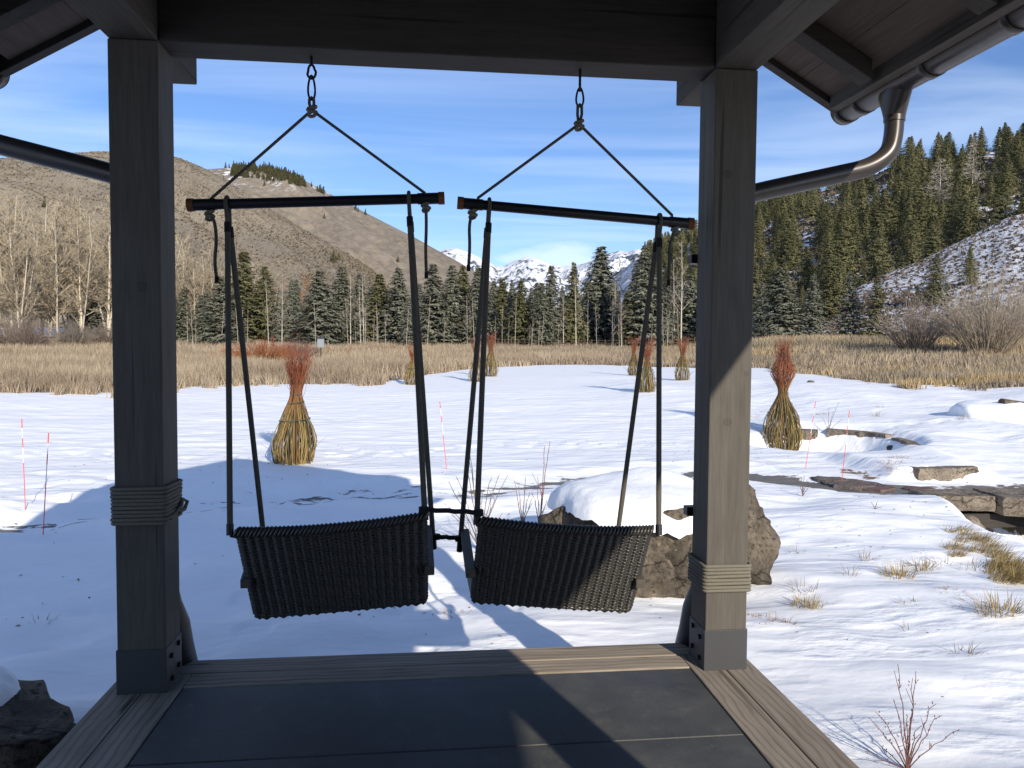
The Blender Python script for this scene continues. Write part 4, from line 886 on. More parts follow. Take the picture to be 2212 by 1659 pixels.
VL = [(193, 608, 'b', 1.25, 'rounded blue spruce standing alone before the bare trees left of the left post'),
 (396, 622, 'b', 1.0, 0), (434, 636, 'b', .9, 0), (476, 596, 'b', 1.15, 0), (527, 541, 'o', 1.05, 'tall olive green spruce seen between the two left swing ropes'), (572, 571, 'o', .95, 0), (603, 640, 'b', .8, 0), (630, 600, 'b', .8, 0),
 (690, 580, 'b', 1.15, 0), (738, 571, 'b', 1.0, 0), (777, 588, 'b', .8, 0), (820, 590, 'o', 1.1, 0), (860, 575, 'b', 1.15, 0), (884, 640, 'b', .8, 0), (936, 568, 'b', 1.1, 0), (960, 622, 'b', .9, 0), (977, 568, 'b', .9, 0), (1000, 572, 'o', .9, 0), (1033, 575, 'b', 1.1, 0), (1060, 628, 'b', .9, 0),
 (1086, 598, 'o', .9, 0), (1106, 606, 'b', .8, 0), (1126, 602, 'o', 1.1, 0), (1148, 618, 'b', .8, 0), (1170, 608, 'b', .85, 0), (1191, 572, 'b', 1.0, 0), (1215, 616, 'b', .7, 0), (1240, 564, 'o', .85, 0), (1272, 604, 'b', .95, 0), (1299, 527, 'b', 1.1, 'tallest blue spruce of the far tree line, beside the right swing ropes'),
 (1325, 610, 'b', .9, 0), (1358, 628, 'o', 1.0, 'low yellowish green spruce in front of pale aspens in the far tree line'), (1375, 566, 'b', .9, 0), (1394, 526, 'b', .95, 0), (1420, 588, 'b', 1.0, 0), (1442, 602, 'b', 1.0, 0), (1466, 596, 'b', 1.15, 0), (1492, 590, 'b', 1.1, 0), (1560, 600, 'b', 1.1, 0), (1530, 585, 'b', 1.0, 0), (1638, 640, 'b', .8, 0)]
ords = 'first second third fourth fifth sixth seventh eighth ninth tenth eleventh twelfth thirteenth fourteenth fifteenth sixteenth seventeenth eighteenth nineteenth twentieth'.split()
def _ordn(i): return ords[i] if i < 20 else ('twenty-'+ords[i-20] if i < 29 else ['thirtieth', 'thirty-first', 'thirty-second', 'thirty-third', 'thirty-fourth', 'thirty-fifth', 'thirty-sixth', 'thirty-seventh', 'thirty-eighth', 'thirty-ninth', 'fortieth', 'forty-first', 'forty-second'][i-29])
def ordn(i):
    if i < 41: return _ordn(i)
    t, u = divmod(i+1, 10); return {4: 'fort', 5: 'fift', 6: 'sixt', 7: 'sevent', 8: 'eight'}[t]+('ieth' if u == 0 else 'y-'+ords[u-1])
rv = random.Random(5)
for i, (px, top, k, wd, lab) in enumerate(sorted(VL)):
    lab = lab or ('grey blue' if k == 'b' else 'olive green')+' spruce, '+ordn(i)+' from the left in the row beyond the meadow'
    conifer(px, top, 745, rv.uniform(100, 118), 'spruce_blue' if k == 'b' else 'spruce_olive', lab, 'spruces in the row beyond the meadow', wd*rv.uniform(.95, 1.05))
for px, top, base, r, kind, wd, lab in ((1687, 573, 738, 84, 'spruce_blue', 1.35, 'broad blue spruce just right of the right post'), (1758, 588, 735, 92, 'spruce_blue', 1.05, 'slim blue spruce second right of the right post'), (1839, 585, 728, 86, 'open_blue', 1.15, 'open branched blue spruce at the foot of the knoll'),
    (1896, 596, 722, 84, 'open_olive', 1.2, 'golden olive spruce with layered branches at the foot of the knoll'), (1795, 572, 690, 112, 'spruce_olive', 1.1, 'green fir behind the slim blue spruce'), (1648, 600, 738, 96, 'spruce_blue', 1.0, 'blue spruce half hidden by the right post')):
    conifer(px, top, base, r, kind, lab, 'conifers right of the right post', wd)
for i in range(34):
    px = [385+i*32+rv.uniform(-10, 10)][0]
    if px > 1515: break
    top_ = rv.uniform(596, 640); conifer(px, top_, 742, rv.uniform(121, 138), rv.choice(['spruce_blue', 'spruce_blue', 'spruce_olive']), 'spruce of the hind row, mostly hidden behind the front spruces', 'hind row of spruces beyond the meadow', rv.uniform(.85, 1.1))
# larch with orange tint, bare trees
def bare_np(h, seed, nlimb=16, spread=.8, crown0=.25, sub=6, tw=4, tr=.12, lean=0.05, tcol=(.50, .46, .38), bcol=(.36, .31, .24), twr=.016, forks=1, up=.55, wob=.03):
    rg = np.random.RandomState(seed); paths = []; cols = []; tcol = np.array(tcol); bcol = np.array(bcol)
    def branch(p, d, L, r0, r1, n, c, curve=.25):
        P = [p]; dd = d/np.linalg.norm(d)
        for k in range(n):
            dd = dd+rg.normal(0, curve*.45, 3)+np.array([0, 0, .10*curve*2]); dd /= np.linalg.norm(dd); P.append(P[-1]+dd*L/n)
        P = np.array(P); paths.append((P, np.linspace(r0, r1, n+1))); cols.append(c*rg.uniform(.8, 1.15)); return P
    for f in range(forks):
        k = 10; zz = np.linspace(-.3, h*(1 if f == 0 else rg.uniform(.75, .98)), k+1); la = rg.rand()*6.28; ln = lean*h*(1+f*2)
        w = np.cumsum(rg.normal(0, wob*h/k*1.2, (k+1, 2)), 0)*np.linspace(0, 1, k+1)[:, None]
        T = np.stack([w[:, 0]+ln*(zz/h)**1.2*math.cos(la), w[:, 1]+ln*(zz/h)**1.2*math.sin(la), zz], 1); T[0, :2] = rg.normal(0, .1*f, 2)
        paths.append((T, np.linspace(tr*(1 if f == 0 else .75), .015, k+1))); cols.append(tcol*rg.uniform(.9, 1.1))
        nl = max(4, int(nlimb*(1 if f == 0 else .7)))
        for j in range(nl):
            t = crown0+(1-crown0)*((j+rg.rand())/nl)*.97; q = t*k; i0 = min(int(q), k-1); p = T[i0]*(1-q+i0)+T[i0+1]*(q-i0)
            a = rg.rand()*6.28; el = up+rg.uniform(-.2, .35); L = spread*h*.28*(1.15-t)*rg.uniform(.6, 1.2)+.25
            d = np.array([math.cos(a)*math.cos(el), math.sin(a)*math.cos(el), math.sin(el)]); r0 = max(.02, tr*.38*(1.2-t)); B = branch(p, d, L, r0, twr, 4, tcol*.5+bcol*.5, .22)
            for s in range(sub):
                u = rg.uniform(.2, 1)*4; i1 = min(int(u), 3); pb = B[i1]*(1-u+i1)+B[i1+1]*(u-i1); db = (B[i1+1]-B[i1]); db /= np.linalg.norm(db); db = db+rg.normal(0, .55, 3); L2 = L*rg.uniform(.25, .5)
                B2 = branch(pb, db, L2, twr*1.3, twr*.75, 3, bcol, .3)
                for w_ in range(tw):
                    v = rg.uniform(.2, 1)*3; i2 = min(int(v), 2); pc = B2[i2]*(1-v+i2)+B2[i2+1]*(v-i2); dc_ = (B2[i2+1]-B2[i2]); dc_ /= np.linalg.norm(dc_); branch(pc, dc_+rg.normal(0, .5, 3), L2*rg.uniform(.35, .7), twr*.8, twr*.5, 2, bcol*1.05, .3)
    nt = 1 if forks == 1 else None
    ti = [i for i, (P, R) in enumerate(paths) if len(P) == 11]; bi = [i for i in range(len(paths)) if i not in ti]
    return tubes_np([paths[i] for i in ti], [cols[i] for i in ti], 6), tubes_np([paths[i] for i in bi], [cols[i] for i in bi], 3)
BM = {}
def bare_kind(key, n, **kw):
    for i in range(n):
        (V, F, C), (V2, F2, C2) = bare_np(seed=300+len(BM)*7+i, **kw); BM[(key, i)] = (np_mesh('trunk', V, F, M['twig'], True, C), np_mesh('branches', V2, F2, M['twig'], True, C2))
bare_kind('cotton', 4, h=18, nlimb=26, spread=1.05, crown0=.16, sub=9, tw=5, tr=.20, lean=.05, forks=3, tcol=(.56, .50, .40), bcol=(.40, .335, .245), twr=.030, up=.75, wob=.05)
bare_kind('aspen', 4, h=13, nlimb=20, spread=.62, crown0=.30, sub=5, tw=3, tr=.105, lean=.03, forks=1, tcol=(.54, .49, .41), bcol=(.33, .285, .23), twr=.018, up=.6, wob=.02)
bare_kind('sapling', 3, h=7, nlimb=9, spread=.45, crown0=.30, sub=3, tw=2, tr=.045, lean=.05, forks=1, tcol=(.38, .34, .28), bcol=(.30, .26, .21), twr=.013, up=.7)
bare_kind('larch', 1, h=13, nlimb=60, spread=.55, crown0=.08, sub=8, tw=3, tr=.12, lean=.0, tcol=(.20, .12, .07), bcol=(.36, .17, .075), twr=.022, up=.05)
bare_kind('snag', 2, h=14, nlimb=70, spread=.80, crown0=.12, sub=6, tw=2, tr=.15, lean=.0, tcol=(.46, .42, .37), bcol=(.38, .34, .29), twr=.045, up=-.1)
NB = {'cotton': 4, 'aspen': 4, 'sapling': 3, 'larch': 1, 'snag': 2}; HB = {'cotton': 18, 'aspen': 13, 'sapling': 7, 'larch': 13, 'snag': 14}
def bare(px, pytop, r, key, lab, group, name='bare_tree', seed=0, z=None, wide=1.0):
    a, e1 = azel(px, pytop); x, y = r*math.sin(a), r*math.cos(a); z = gz(x, y) if z is None else z; h = HC+e1*r-z; s = h/HB[key]; rg = random.Random(int(px*13+r*3+seed))
    rt = empty(name, (x, y, z), lab, 'tree', group); rt.rotation_euler.z = rg.uniform(0, 6.28); rt.scale = (s*wide, s*wide, s); A_, B_ = BM[(key, rg.randrange(NB[key]))]
    link('trunk', A_, rt); link('branches', B_, rt); return rt
LC = [(-60, 430), (-25, 470), (8, 418), (18, 500), (38, 465), (62, 440), (85, 426), (104, 520), (118, 438), (140, 423), (150, 455), (172, 470), (185, 430), (206, 460), (228, 428), (240, 480), (262, 470), (300, 450), (340, 470), (388, 545), (402, 520), (420, 560), (444, 548), (462, 530), (500, 575), (552, 560), (585, 575)]
for i, (px, top) in enumerate(LC):
    lab = 'bare pale cottonwood, '+ordn(i)+' from the left in the grove before the brown hill' if px < 250 else 'bare pale cottonwood behind the spruces, '+ordn(i-16)+' right of the left post'
    bare(px, top, rv.uniform(96, 128) if px < 250 else rv.uniform(122, 134), 'cotton', lab, 'bare cottonwoods on the left', 'cottonwood_tree')
for i, (px, top) in enumerate([(608, 611), (579, 604), (757, 594), (779, 603), (786, 596), (970, 618), (1165, 622), (1153, 640), (1218, 640), (1246, 600), (1339, 560), (1328, 600), (1010, 640), (905, 650), (1105, 650), (1460, 560), (1475, 520)]):
    bare(px, top, 97+(i*7 % 9), 'aspen', 'white stemmed bare aspen, '+ordn(i)+' of those before the far spruces' if i > 4 else 'slender white aspen left of the swing gap, '+ordn(i)+' of five', 'aspens before the far spruces', 'aspen_tree')
for i in range(48):
    px = [rv.uniform(1258, 1350), rv.uniform(640, 1250), rv.uniform(400, 640), rv.uniform(1400, 1480)][(0, 1, 1, 1, 2, 3)[i % 6]]
    bare(px, rv.uniform(640, 700), rv.uniform(93, 98), 'sapling', 'thin pale sapling at the foot of the far spruces', 'saplings at the foot of the far spruces', 'aspen_sapling', i)
bare(661, 590, 103, 'larch', 'narrow orange brown larch between blue spruces', None, 'larch_tree', wide=.8)
# ---- hillside forest
FV = []
for i in range(6):
    V, F, C = conifer_np(14.0, 4.3+.5*(i % 3), 200+i, dz=.42, nb=12, nl=16, leaf=.50, pw=[.80, .95, .70, .88, 1.05, .75][i], gap=.12+.05*(i % 2), wr=1.0, wu=.6); Vt, Ft, Ct = trunk_np(14.0, .2, 1, 4)
    FV.append((V, F, C)); CM[('fir', i)] = np_mesh('fir_tree', np.concatenate([V, Vt]), np.concatenate([F, Ft+len(V)]), M['fir'], False, np.concatenate([C, Ct*6]))
LV = []
for i in range(3): LV.append(conifer_np(14.0, 4.4, 230+i, dz=.75, nb=8, nl=6, leaf=1.15, pw=.95, gap=.08, wr=1.0, wu=.6))
rf_ = np.random.RandomState(11)
cand = []
# open snowy patches on the hillside, as survey points (centre px,py, half sizes)
gaps = [(1792, 425, 26, 14), (1750, 495, 22, 22), (1662, 522, 14, 26), (1905, 372, 16, 8), (2005, 345, 12, 6), (2135, 312, 12, 6)]
tries = 0
while len(cand) < 620 and tries < 30000:
    tries += 1; a = rf_.uniform(azel(1385, 700)[0], azel(2300, 700)[0]); t = rf_.rand()**.62*1.02; P = sC(np.array([a]), np.array([t]))[0]
    r = math.hypot(P[0], P[1])
    c = MC.T @ (P-CP); px = CX+LENS_PX*c[0]/-c[2]; py = CY-LENS_PX*c[1]/-c[2]
    if px < 1500 and t < .25: continue
    h = rf_.choice([6.5, 9.5, 11.5, 13, 14.5])*rf_.uniform(.80, 1.06) if r < 600 else rf_.uniform(12, 18)
    if any(abs(px-g[0]) < g[2]+4 and py-h/r*LENS_PX < g[1]+g[3]*.7 and py > g[1]-g[3] for g in gaps): continue
    if any(math.hypot(q[0]-P[0], q[1]-P[1]) < 5.8 for q in cand): continue
    cand.append((P[0], P[1], P[2], h, h/r, px, py))
cand.sort(key=lambda q: -q[4])
def seen(q): return 1490 < q[5]+0 < 2260 or q[5] < 1520
ind = []; rest = []
for q in cand:
    vis = (q[5] < 1515 or q[5] > 1600) and q[5] < 2245
    (ind if vis and len(ind) < 225 else rest).append(q)
GRP = {}
for k, q in enumerate(ind):
    o = link('fir_tree', CM[('fir', rf_.randint(6))], None, (q[0], q[1], q[2]-.3)); s = q[3]/14.0; w_ = rf_.uniform(1.0, 1.5); o.scale = (s*w_, s*w_*rf_.uniform(.9, 1.1), s); o.rotation_euler.z = rf_.uniform(0, 6.28)
    cl = ('fir on the dark slope seen in the gap just left of the right post', 'firs in the gap left of the right post') if q[5] < 1560 else ('fir standing against the sky on the ridge of the right hillside', 'firs along the ridge of the right hillside') if q[6]-q[4]*LENS_PX < np.interp(q[5], [1600, 1760, 1850, 1980, 2212], [425, 392, 362, 300, 285]) else ('large fir low on the right hillside, just above the knoll and the spruces', 'firs low on the right hillside') if q[4]*LENS_PX > 88 else ('dark olive fir in the middle of the dense forest on the right hillside', 'firs in the middle of the right hillside forest')
    tag(o, cl[0], 'tree', cl[1]); GRP.setdefault(cl[1], []).append((q[5], o))
for gname, txt in (('firs along the ridge of the right hillside', 'fir against the sky on the right hillside ridge, %s from the left'), ('firs low on the right hillside', 'large fir low on the right hillside above the knoll, %s from the left'), ('firs in the gap left of the right post', 'fir on the slope in the gap left of the right post, %s from the left')):
    for i_, (_, o_) in enumerate(sorted(GRP.get(gname, []), key=lambda q: q[0])[:88]): o_['label'] = txt % ordn(i_)
BV, BF, BC = [], [], []; off = 0
def join(V, F, C, loc, s, sw, tint):
    global off
    a = rf_.uniform(0, 6.28); ca, sa = math.cos(a), math.sin(a); X = (V[:, 0]*ca-V[:, 1]*sa)*s*sw+loc[0]; Y_ = (V[:, 0]*sa+V[:, 1]*ca)*s*sw+loc[1]; Z = V[:, 2]*s+loc[2]
    BV.append(np.stack([X, Y_, Z], 1)); BF.append(F+off); BC.append(C*tint); off += len(V)
for q in rest: V, F, C = LV[rf_.randint(3)]; join(V, F, C, (q[0], q[1], q[2]-.3), q[3]/14, rf_.uniform(.9, 1.1), rf_.uniform(.75, 1.25))
# forest on the far brown hill's top and the scattered trees down its shoulder
nB = 0
for k in range(9000):
    a = rf_.uniform(azel(470, 400)[0], azel(900, 400)[0]); t = rf_.uniform(.55, 1.0); P = sB(np.array([a]), np.array([t]))[0]; c = MC.T @ (P-CP); px = CX+LENS_PX*c[0]/-c[2]; py = CY-LENS_PX*c[1]/-c[2]
    top = np.interp(px, [300, 500, 560, 600, 650, 700, 760, 830, 896], [430, 362, 361, 368, 386, 412, 444, 480, 513])
    dens = (1.0 if 500 < px < 660 and py < top+28-abs(px-570)*.13 else (.06 if px < 790 and py < top+12 else .0022))
    if rf_.rand() < dens and nB < 420: nB += 1; V, F, C = LV[rf_.randint(3)]; join(V, F, C, P-np.array([0, 0, .5]), rf_.uniform(.38, .68), 1.0, rf_.uniform(.45, .7))
# dark timber on the flank of the snowy range
for k in range(500):
    a = rf_.uniform(azel(1290, 600)[0], azel(1420, 600)[0]); t = rf_.uniform(.6, 1.0)
V, F, C = np.concatenate(BV), np.concatenate(BF), np.concatenate(BC)
o = link('distant_forest', np_mesh('distant_forest', V, F, M['fir'], False, C)); tag(o, 'distant conifer forest on the hilltops', 'forest', None, 'stuff')
# single conifers on the slopes
def on_hill(S, px, py, lab, hgt, grp=None, key=('fir', 0), rng=(0.02, 1.0), name='fir_tree'):
    a, e = azel(px, py); t = np.linspace(rng[0], rng[1], 300); P = S(np.full(300, a), t); el = (P[:, 2]-HC)/np.hypot(P[:, 0], P[:, 1]); i = int(np.argmin(np.abs(el-e))); p = P[i]
    r = math.hypot(p[0], p[1]); h = hgt/LENS_PX*r; o = link(name, CM[key], None, (p[0], p[1], p[2]-.2)); s = h/(14.0 if key[0] == 'fir' else 13.0); o.scale = (s, s, s); o.rotation_euler.z = px; tag(o, lab, 'tree', grp); return o
on_hill(sA, 721, 568, 'dark conifer standing on the brown slope above the spruce row', 30)
on_hill(sA, 732, 562, 'second dark conifer beside it on the brown slope', 20, key=('fir', 1))
for px, py, h, lab in ((889, 592, 28, 'small dark conifer on the brown slope left of the swing rope'), (916, 594, 22, 'smaller dark conifer on the brown slope behind the swing rope'), (96, 448, 20, 'lone conifer on the brown hill above the bare grove'), (789, 522, 10, 'tiny lone conifer midway up the second brown hill'), (767, 578, 7, 'tiny conifer low on the slope above the spruces')):
    on_hill(sB if px == 789 else sA, px, py, lab, h, key=('fir', px % 6))
for px, py, h, lab, k in ((2020, 655, 97, 'narrow dark green fir on the snowy knoll, left of two', 2), (2094, 612, 72, 'dark green fir on the snowy knoll, right of two', 3), (1981, 662, 45, 'short olive fir low on the knoll left of the narrow one', 4)):
    on_hill(sD, px, py, lab, h, key=('fir', k))
for px, py, h, lab in ((2125, 482, 150, 'grey dead snag among the firs'), (2033, 448, 108, 'broad grey leafless conifer standing out in the dark forest'), (2104, 405, 108, 'thin pale dead conifer above the broad grey one')):
    a, e = azel(px, py)
    if px == 2125: continue
    t = np.linspace(0.02, 1, 400); P = sC(np.full(400, a), t); el = (P[:, 2]-HC)/np.hypot(P[:, 0], P[:, 1]); p = P[int(np.argmin(np.abs(el-e)))]; r = math.hypot(p[0], p[1])
    bare(px, py-h, r*.94, 'snag', lab, None, 'dead_conifer', z=p[2]-2, wide=1.5 if px == 2033 else .8)
# ---- sagebrush on the slopes
def scatter(S, rng, n, size, name, lab, colf, seed, trange=(0, 1.0), dist=None, flat=.7):
    rg = np.random.RandomState(seed); a = rg.uniform(rng[0], rng[1], n); t = rg.uniform(trange[0], trange[1], n); P = S(a, t)
    keep = fbm(P[:, 0]/14, P[:, 1]/14, seed, 3)+rg.uniform(-.25, .25, n) > .42; P = P[keep]; m = len(P); s = size*rg.uniform(.5, 1.25, m); k = 5
    D = rg.normal(0, 1, (m, k, 3)); D[..., 2] = np.abs(D[..., 2])*flat+.15; D /= np.linalg.norm(D, axis=2)[..., None]
    T = np.cross(D, rg.normal(0, 1, (m, k, 3))); T /= np.linalg.norm(T, axis=2)[..., None]
    b = P[:, None, :]+rg.normal(0, .12, (m, k, 3))*s[:, None, None]; w = (s*.42)[:, None, None]; tip = b+D*s[:, None, None]
    V = np.stack([b-T*w, b+T*w, tip], 2).reshape(-1, 3); F = np.arange(len(V)).reshape(-1, 3); C = np.repeat(colf(rg, m), k*3, 0)
    o = link(name, np_mesh(name, V, F, M['vcol'], False, C)); tag(o, lab, 'sagebrush', None, 'stuff')
sage = lambda rg, m: np.array([.185, .155, .115])*rg.uniform(.65, 1.35, m)[:, None]
scatter(sA, (azel(-150, 700)[0], azel(900, 700)[0]), 42000, 0.62, 'sagebrush', 'low sagebrush dotting the left brown hill', sage, 1)
scatter(sD, (azel(1640, 700)[0], azel(2400, 700)[0]), 9000, .38, 'sagebrush', 'sagebrush and dead stems on the snowy knoll', lambda rg, m: np.array([.15, .115, .085])*rg.uniform(.6, 1.3, m)[:, None], 2)
scatter(sC, (azel(1560, 700)[0], azel(2300, 700)[0]), 22000, 1.2, 'sagebrush', 'brush between the firs on the right hillside', sage, 3)
# ---- meadow grass
def grass():
    rg = np.random.RandomState(77); n = 900000; a = rg.uniform(math.radians(-44), math.radians(44), n); e = np.interp(a, _ea, _er)
    u = rg.rand(n); r = e-1.6+(113-e)*u**1.7; x = r*np.sin(a); y = r*np.cos(a); mw = r-e
    cl = fbm(x/1.1, y/1.1, 5, 3); thin = fbm(x/9, y/3.2, 8, 3); edge = ss(-.6, 2.2, mw+(cl-.5)*8+(fbm(x/.5, y/.5, 6, 2)-.5)*3)
    keep = (rg.rand(n) < (.25+1.1*cl)*edge*np.where(thin > .62, .15, 1.0)); x, y, r, cl, mw, a = [q[keep] for q in (x, y, r, cl, mw, a)]; m = len(x)
    if m > 330000: i = rg.choice(m, 330000, replace=False); x, y, r, cl, mw, a = [q[i] for q in (x, y, r, cl, mw, a)]; m = len(x)
    z = ground(x, y); h = (.38+.55*cl)*rg.uniform(.5, 1.15, m)*(.55+.45*ss(0, 3, mw))*np.where(a > .45, .75, 1.0); w = (.010+.00028*r)*rg.uniform(.6, 1.4, m)
    th = rg.uniform(0, 3.14, m); ln = rg.normal(0, .28, (m, 2)); dx, dy = np.cos(th)*w, np.sin(th)*w
    V = np.stack([np.stack([x-dx, y-dy, z-.03], 1), np.stack([x+dx, y+dy, z-.03], 1), np.stack([x+ln[:, 0]*h, y+ln[:, 1]*h, z+h], 1)], 1).reshape(-1, 3)
    k = fbm(x/6, y/3, 55, 3); k = np.clip((k-.5)*2.2+.5, 0, 1); base = np.array([.410, .335, .240])[None]*(1-k[:, None])+np.array([.265, .208, .150])[None]*k[:, None]; gold = .75*ss(.55, .68, fbm(x/12, y/3.5, 66, 2))*(a > .3)
    base = base*(1-gold[:, None])+np.array([.47, .345, .17])[None]*gold[:, None]
    gr = ss(.55, .7, fbm(x/7, y/4, 91, 2))*(a > .35)*.8; base = base*(1-gr[:, None])+np.array([.24, .21, .15])[None]*gr[:, None]
    C = np.repeat(base*rg.uniform(.65, 1.25, m)[:, None], 3, 0)
    o = link('meadow_grass', np_mesh('meadow_grass', V, np.arange(3*m).reshape(-1, 3), M['vcol'], False, C)); tag(o, 'tall dry straw coloured grass of the meadow', 'grass', None, 'stuff')
grass()
# ---- shrubs
def shrub(pos, h, R, n, lab, c0, c1, seed, name='bare_shrub', r0=.010, sub=3, group=None, cat='shrub', base=.15, part='stems', up=1.0, arch=.15):
    rg = np.random.RandomState(seed); paths = []; cols = []; c0 = np.array(c0); c1 = np.array(c1)
    for k in range(n):
        a = rg.rand()*6.28; q = rg.rand()**.6; L = h*rg.uniform(.6, 1.08)*(1-.25*q); s = np.linspace(0, 1, 7); o = base*R*q+R*q*(s**up)*rg.uniform(.7, 1.1); z = L*(s-arch*q*s*s); aa = a+np.cumsum(rg.normal(0, .05, 7))
        P = np.stack([o*np.cos(aa), o*np.sin(aa), z-.05], 1)+np.cumsum(rg.normal(0, .012*h, (7, 3)), 0)*s[:, None]; paths.append((P, np.linspace(r0, r0*.35, 7))); cc = (c0*(1-s[:, None])+c1*s[:, None])*rg.uniform(.75, 1.2); cols.append(cc)
        for j in range(sub):
            u = rg.uniform(.3, .9)*6; i = int(u); p = P[i]; d = P[i+1]-P[i]; d /= np.linalg.norm(d)+1e-9; d = d+rg.normal(0, .4, 3); l = L*rg.uniform(.12, .32); s2 = np.linspace(0, 1, 4)[:, None]
            paths.append((p+d*l*s2+np.array([0, 0, 1])*l*.2*s2**2, np.linspace(r0*.55, r0*.28, 4))); cols.append(c1*rg.uniform(.75, 1.2))
    V, F, C = tubes_np(paths, cols, 3); rt = link(name, np_mesh(name, V, F, M['vcol'], True, C), None, pos); tag(rt, lab, cat, group); return rt
def gp(px, r, py=745): a, e = azel(px, py); x, y = r*math.sin(a), r*math.cos(a); return (x, y, gz(x, y))
for px, r, h, R, n, c0, c1, lab in ((1975, 66, 4.6, 2.5, 190, (.25, .20, .16), (.34, .285, .235), 'large rounded grey brown bare bush at the foot of the knoll'), (2135, 64, 6.6, 3.4, 260, (.32, .26, .19), (.38, .325, .26), 'tallest spreading bare willow bush at the right edge'), (2205, 78, 4.4, 3.0, 150, (.32, .26, .20), (.37, .31, .25), 'pale bare bush cut by the right edge'), (2060, 82, 4.0, 3.0, 130, (.30, .24, .18), (.35, .29, .23), 'bare bush between and behind the two big ones'),
    (570, 52, 2.0, 2.3, 260, (.44, .28, .06), (.36, .12, .06), 'yellow and orange willow shrub in the meadow left of the near bundle'), (640, 60, 2.1, 1.6, 160, (.22, .17, .14), (.26, .16, .13), 'greyish pink bare shrub behind the near bundle'), (25, 92, 3.6, 2.8, 240, (.24, .19, .15), (.27, .22, .18), 'grey brown bush before the snowy roof at the left edge'), (60, 88, 3.2, 2.4, 200, (.24, .19, .15), (.28, .22, .18), 'bare bush right of the one at the left edge'), (158, 92, 3.3, 2.0, 180, (.22, .18, .15), (.27, .23, .19), 'bare grey bush under the leaning cottonwood'), (225, 96, 3.0, 2.0, 160, (.25, .18, .14), (.27, .22, .18), 'bare bush between the round spruce and the left post')):
    shrub(gp(px, r), h, R, n, lab, c0, c1, int(px), r0=.024 if r > 60 else .018, sub=4, arch=.28, base=.4, name='bare_shrub')
for i, (px, r) in enumerate(((700, 66), (735, 74), (775, 82), (825, 84), (870, 86), (600, 84), (540, 88), (660, 80))):
    shrub(gp(px, r), 1.1, 2.2, 45, 'low rust red willow shrub, '+ordn(i)+' in the strip before the spruces', (.36, .26, .15), (.32, .18, .11), int(px)+1, r0=.018, sub=3, name='red_shrub', group='red willow shrubs before the spruces')
def sight(px, py): return Vector(ong(px, py))
p = sight(1960, 1668); h = ony(1945, 1442, p.y)[2]-p.z
def twigs(pos, spec, lab, name='bare_shrub', seed=1, col=(.17, .080, .072), r0=.0034, buds=True):
    """spec: list of (tip px, tip py, bend) drawn as stems from one root"""
    rg = np.random.RandomState(seed); paths = []; cols = []
    for tx, ty, dy in spec:
        T = Vector(ony(tx, ty, pos.y+dy)); s = np.linspace(0, 1, 9); d = np.array(T-pos); P = np.array(pos)*0+np.outer(s, d); P[:, 2] = d[2]*(s**.92); P[:, 0] = d[0]*(s**1.25); P[:, 1] = d[1]*(s**1.25); P += rg.normal(0, .006, P.shape)*s[:, None]
        paths.append((P, np.linspace(r0, r0*.38, 9))); cols.append(np.array(col)*rg.uniform(.75, 1.2))
        for j in range(rg.randint(0, 2)):
            i = rg.randint(3, 7); dd = (P[i+1]-P[i])/np.linalg.norm(P[i+1]-P[i])+rg.normal(0, .35, 3); l = np.linalg.norm(d)*rg.uniform(.10, .25); s2 = np.linspace(0, 1, 4)[:, None]; paths.append((P[i]+dd*l*s2, np.linspace(r0*.5, r0*.3, 4))); cols.append(np.array(col)*.9)
        if buds:
            for j in range(10):
                u = rg.uniform(.25, .98)*8; i = min(int(u), 7); q = P[i]+(P[i+1]-P[i])*(u-i); b_ = rg.normal(0, .004, 3); paths.append((np.array([q+b_, q+b_*1.6+[0, 0, .007]]), [.0032, .001])); cols.append(np.array(col)*1.2)
    V, F, C = tubes_np(paths, cols, 4); o = link(name, np_mesh(name, V, F, M['vcol'], True, C), None, pos); tag(o, lab, 'shrub'); return o
twigs(p, [(1878, 1550, .10), (1895, 1538, -.05), (1937, 1436, .05), (1932, 1512, -.1), (1960, 1540, .1), (1980, 1450, 0), (1975, 1470, .12), (1988, 1560, -.1), (2022, 1518, 0), (2032, 1540, .1), (2068, 1578, -.08), (1866, 1625, .05), (1899, 1610, .15), (1962, 1600, .0)], 'young red stemmed shrub in the snow at the bottom right', seed=3)
for (bx, by), spec, lab, col, sd in (((1036, 1190), [(968, 1040, .2), (985, 1028, -.1), (1003, 990, .0), (1017, 1000, .1), (1012, 960, 0), (1042, 1060, .2), (1060, 1030, -.2), (1080, 1020, 0), (1096, 1025, .3), (960, 1085, .1), (1068, 1080, .2), (975, 1110, -.3), (1085, 1110, .2)], 'thin twiggy brown shrub seen between the two swings', (.20, .14, .10), 5),
    ((1128, 1150), [(1110, 1040, 0), (1120, 1048, .1), (1136, 1030, .05), (1144, 1060, 0), (1150, 1075, .1)], 'small tan twigs left of the snow capped boulder', (.26, .17, .11), 6),
    ((1166, 1150), [(1188, 952, 0), (1178, 962, .05), (1160, 1030, 0), (1172, 1060, .05), (1150, 1062, 0), (1180, 1080, .1)], 'tall red stems rising beside the snow capped boulder', (.25, .085, .07), 7)):
    p = sight(bx, by); twigs(p, spec, lab, seed=sd, col=col, r0=.0058)
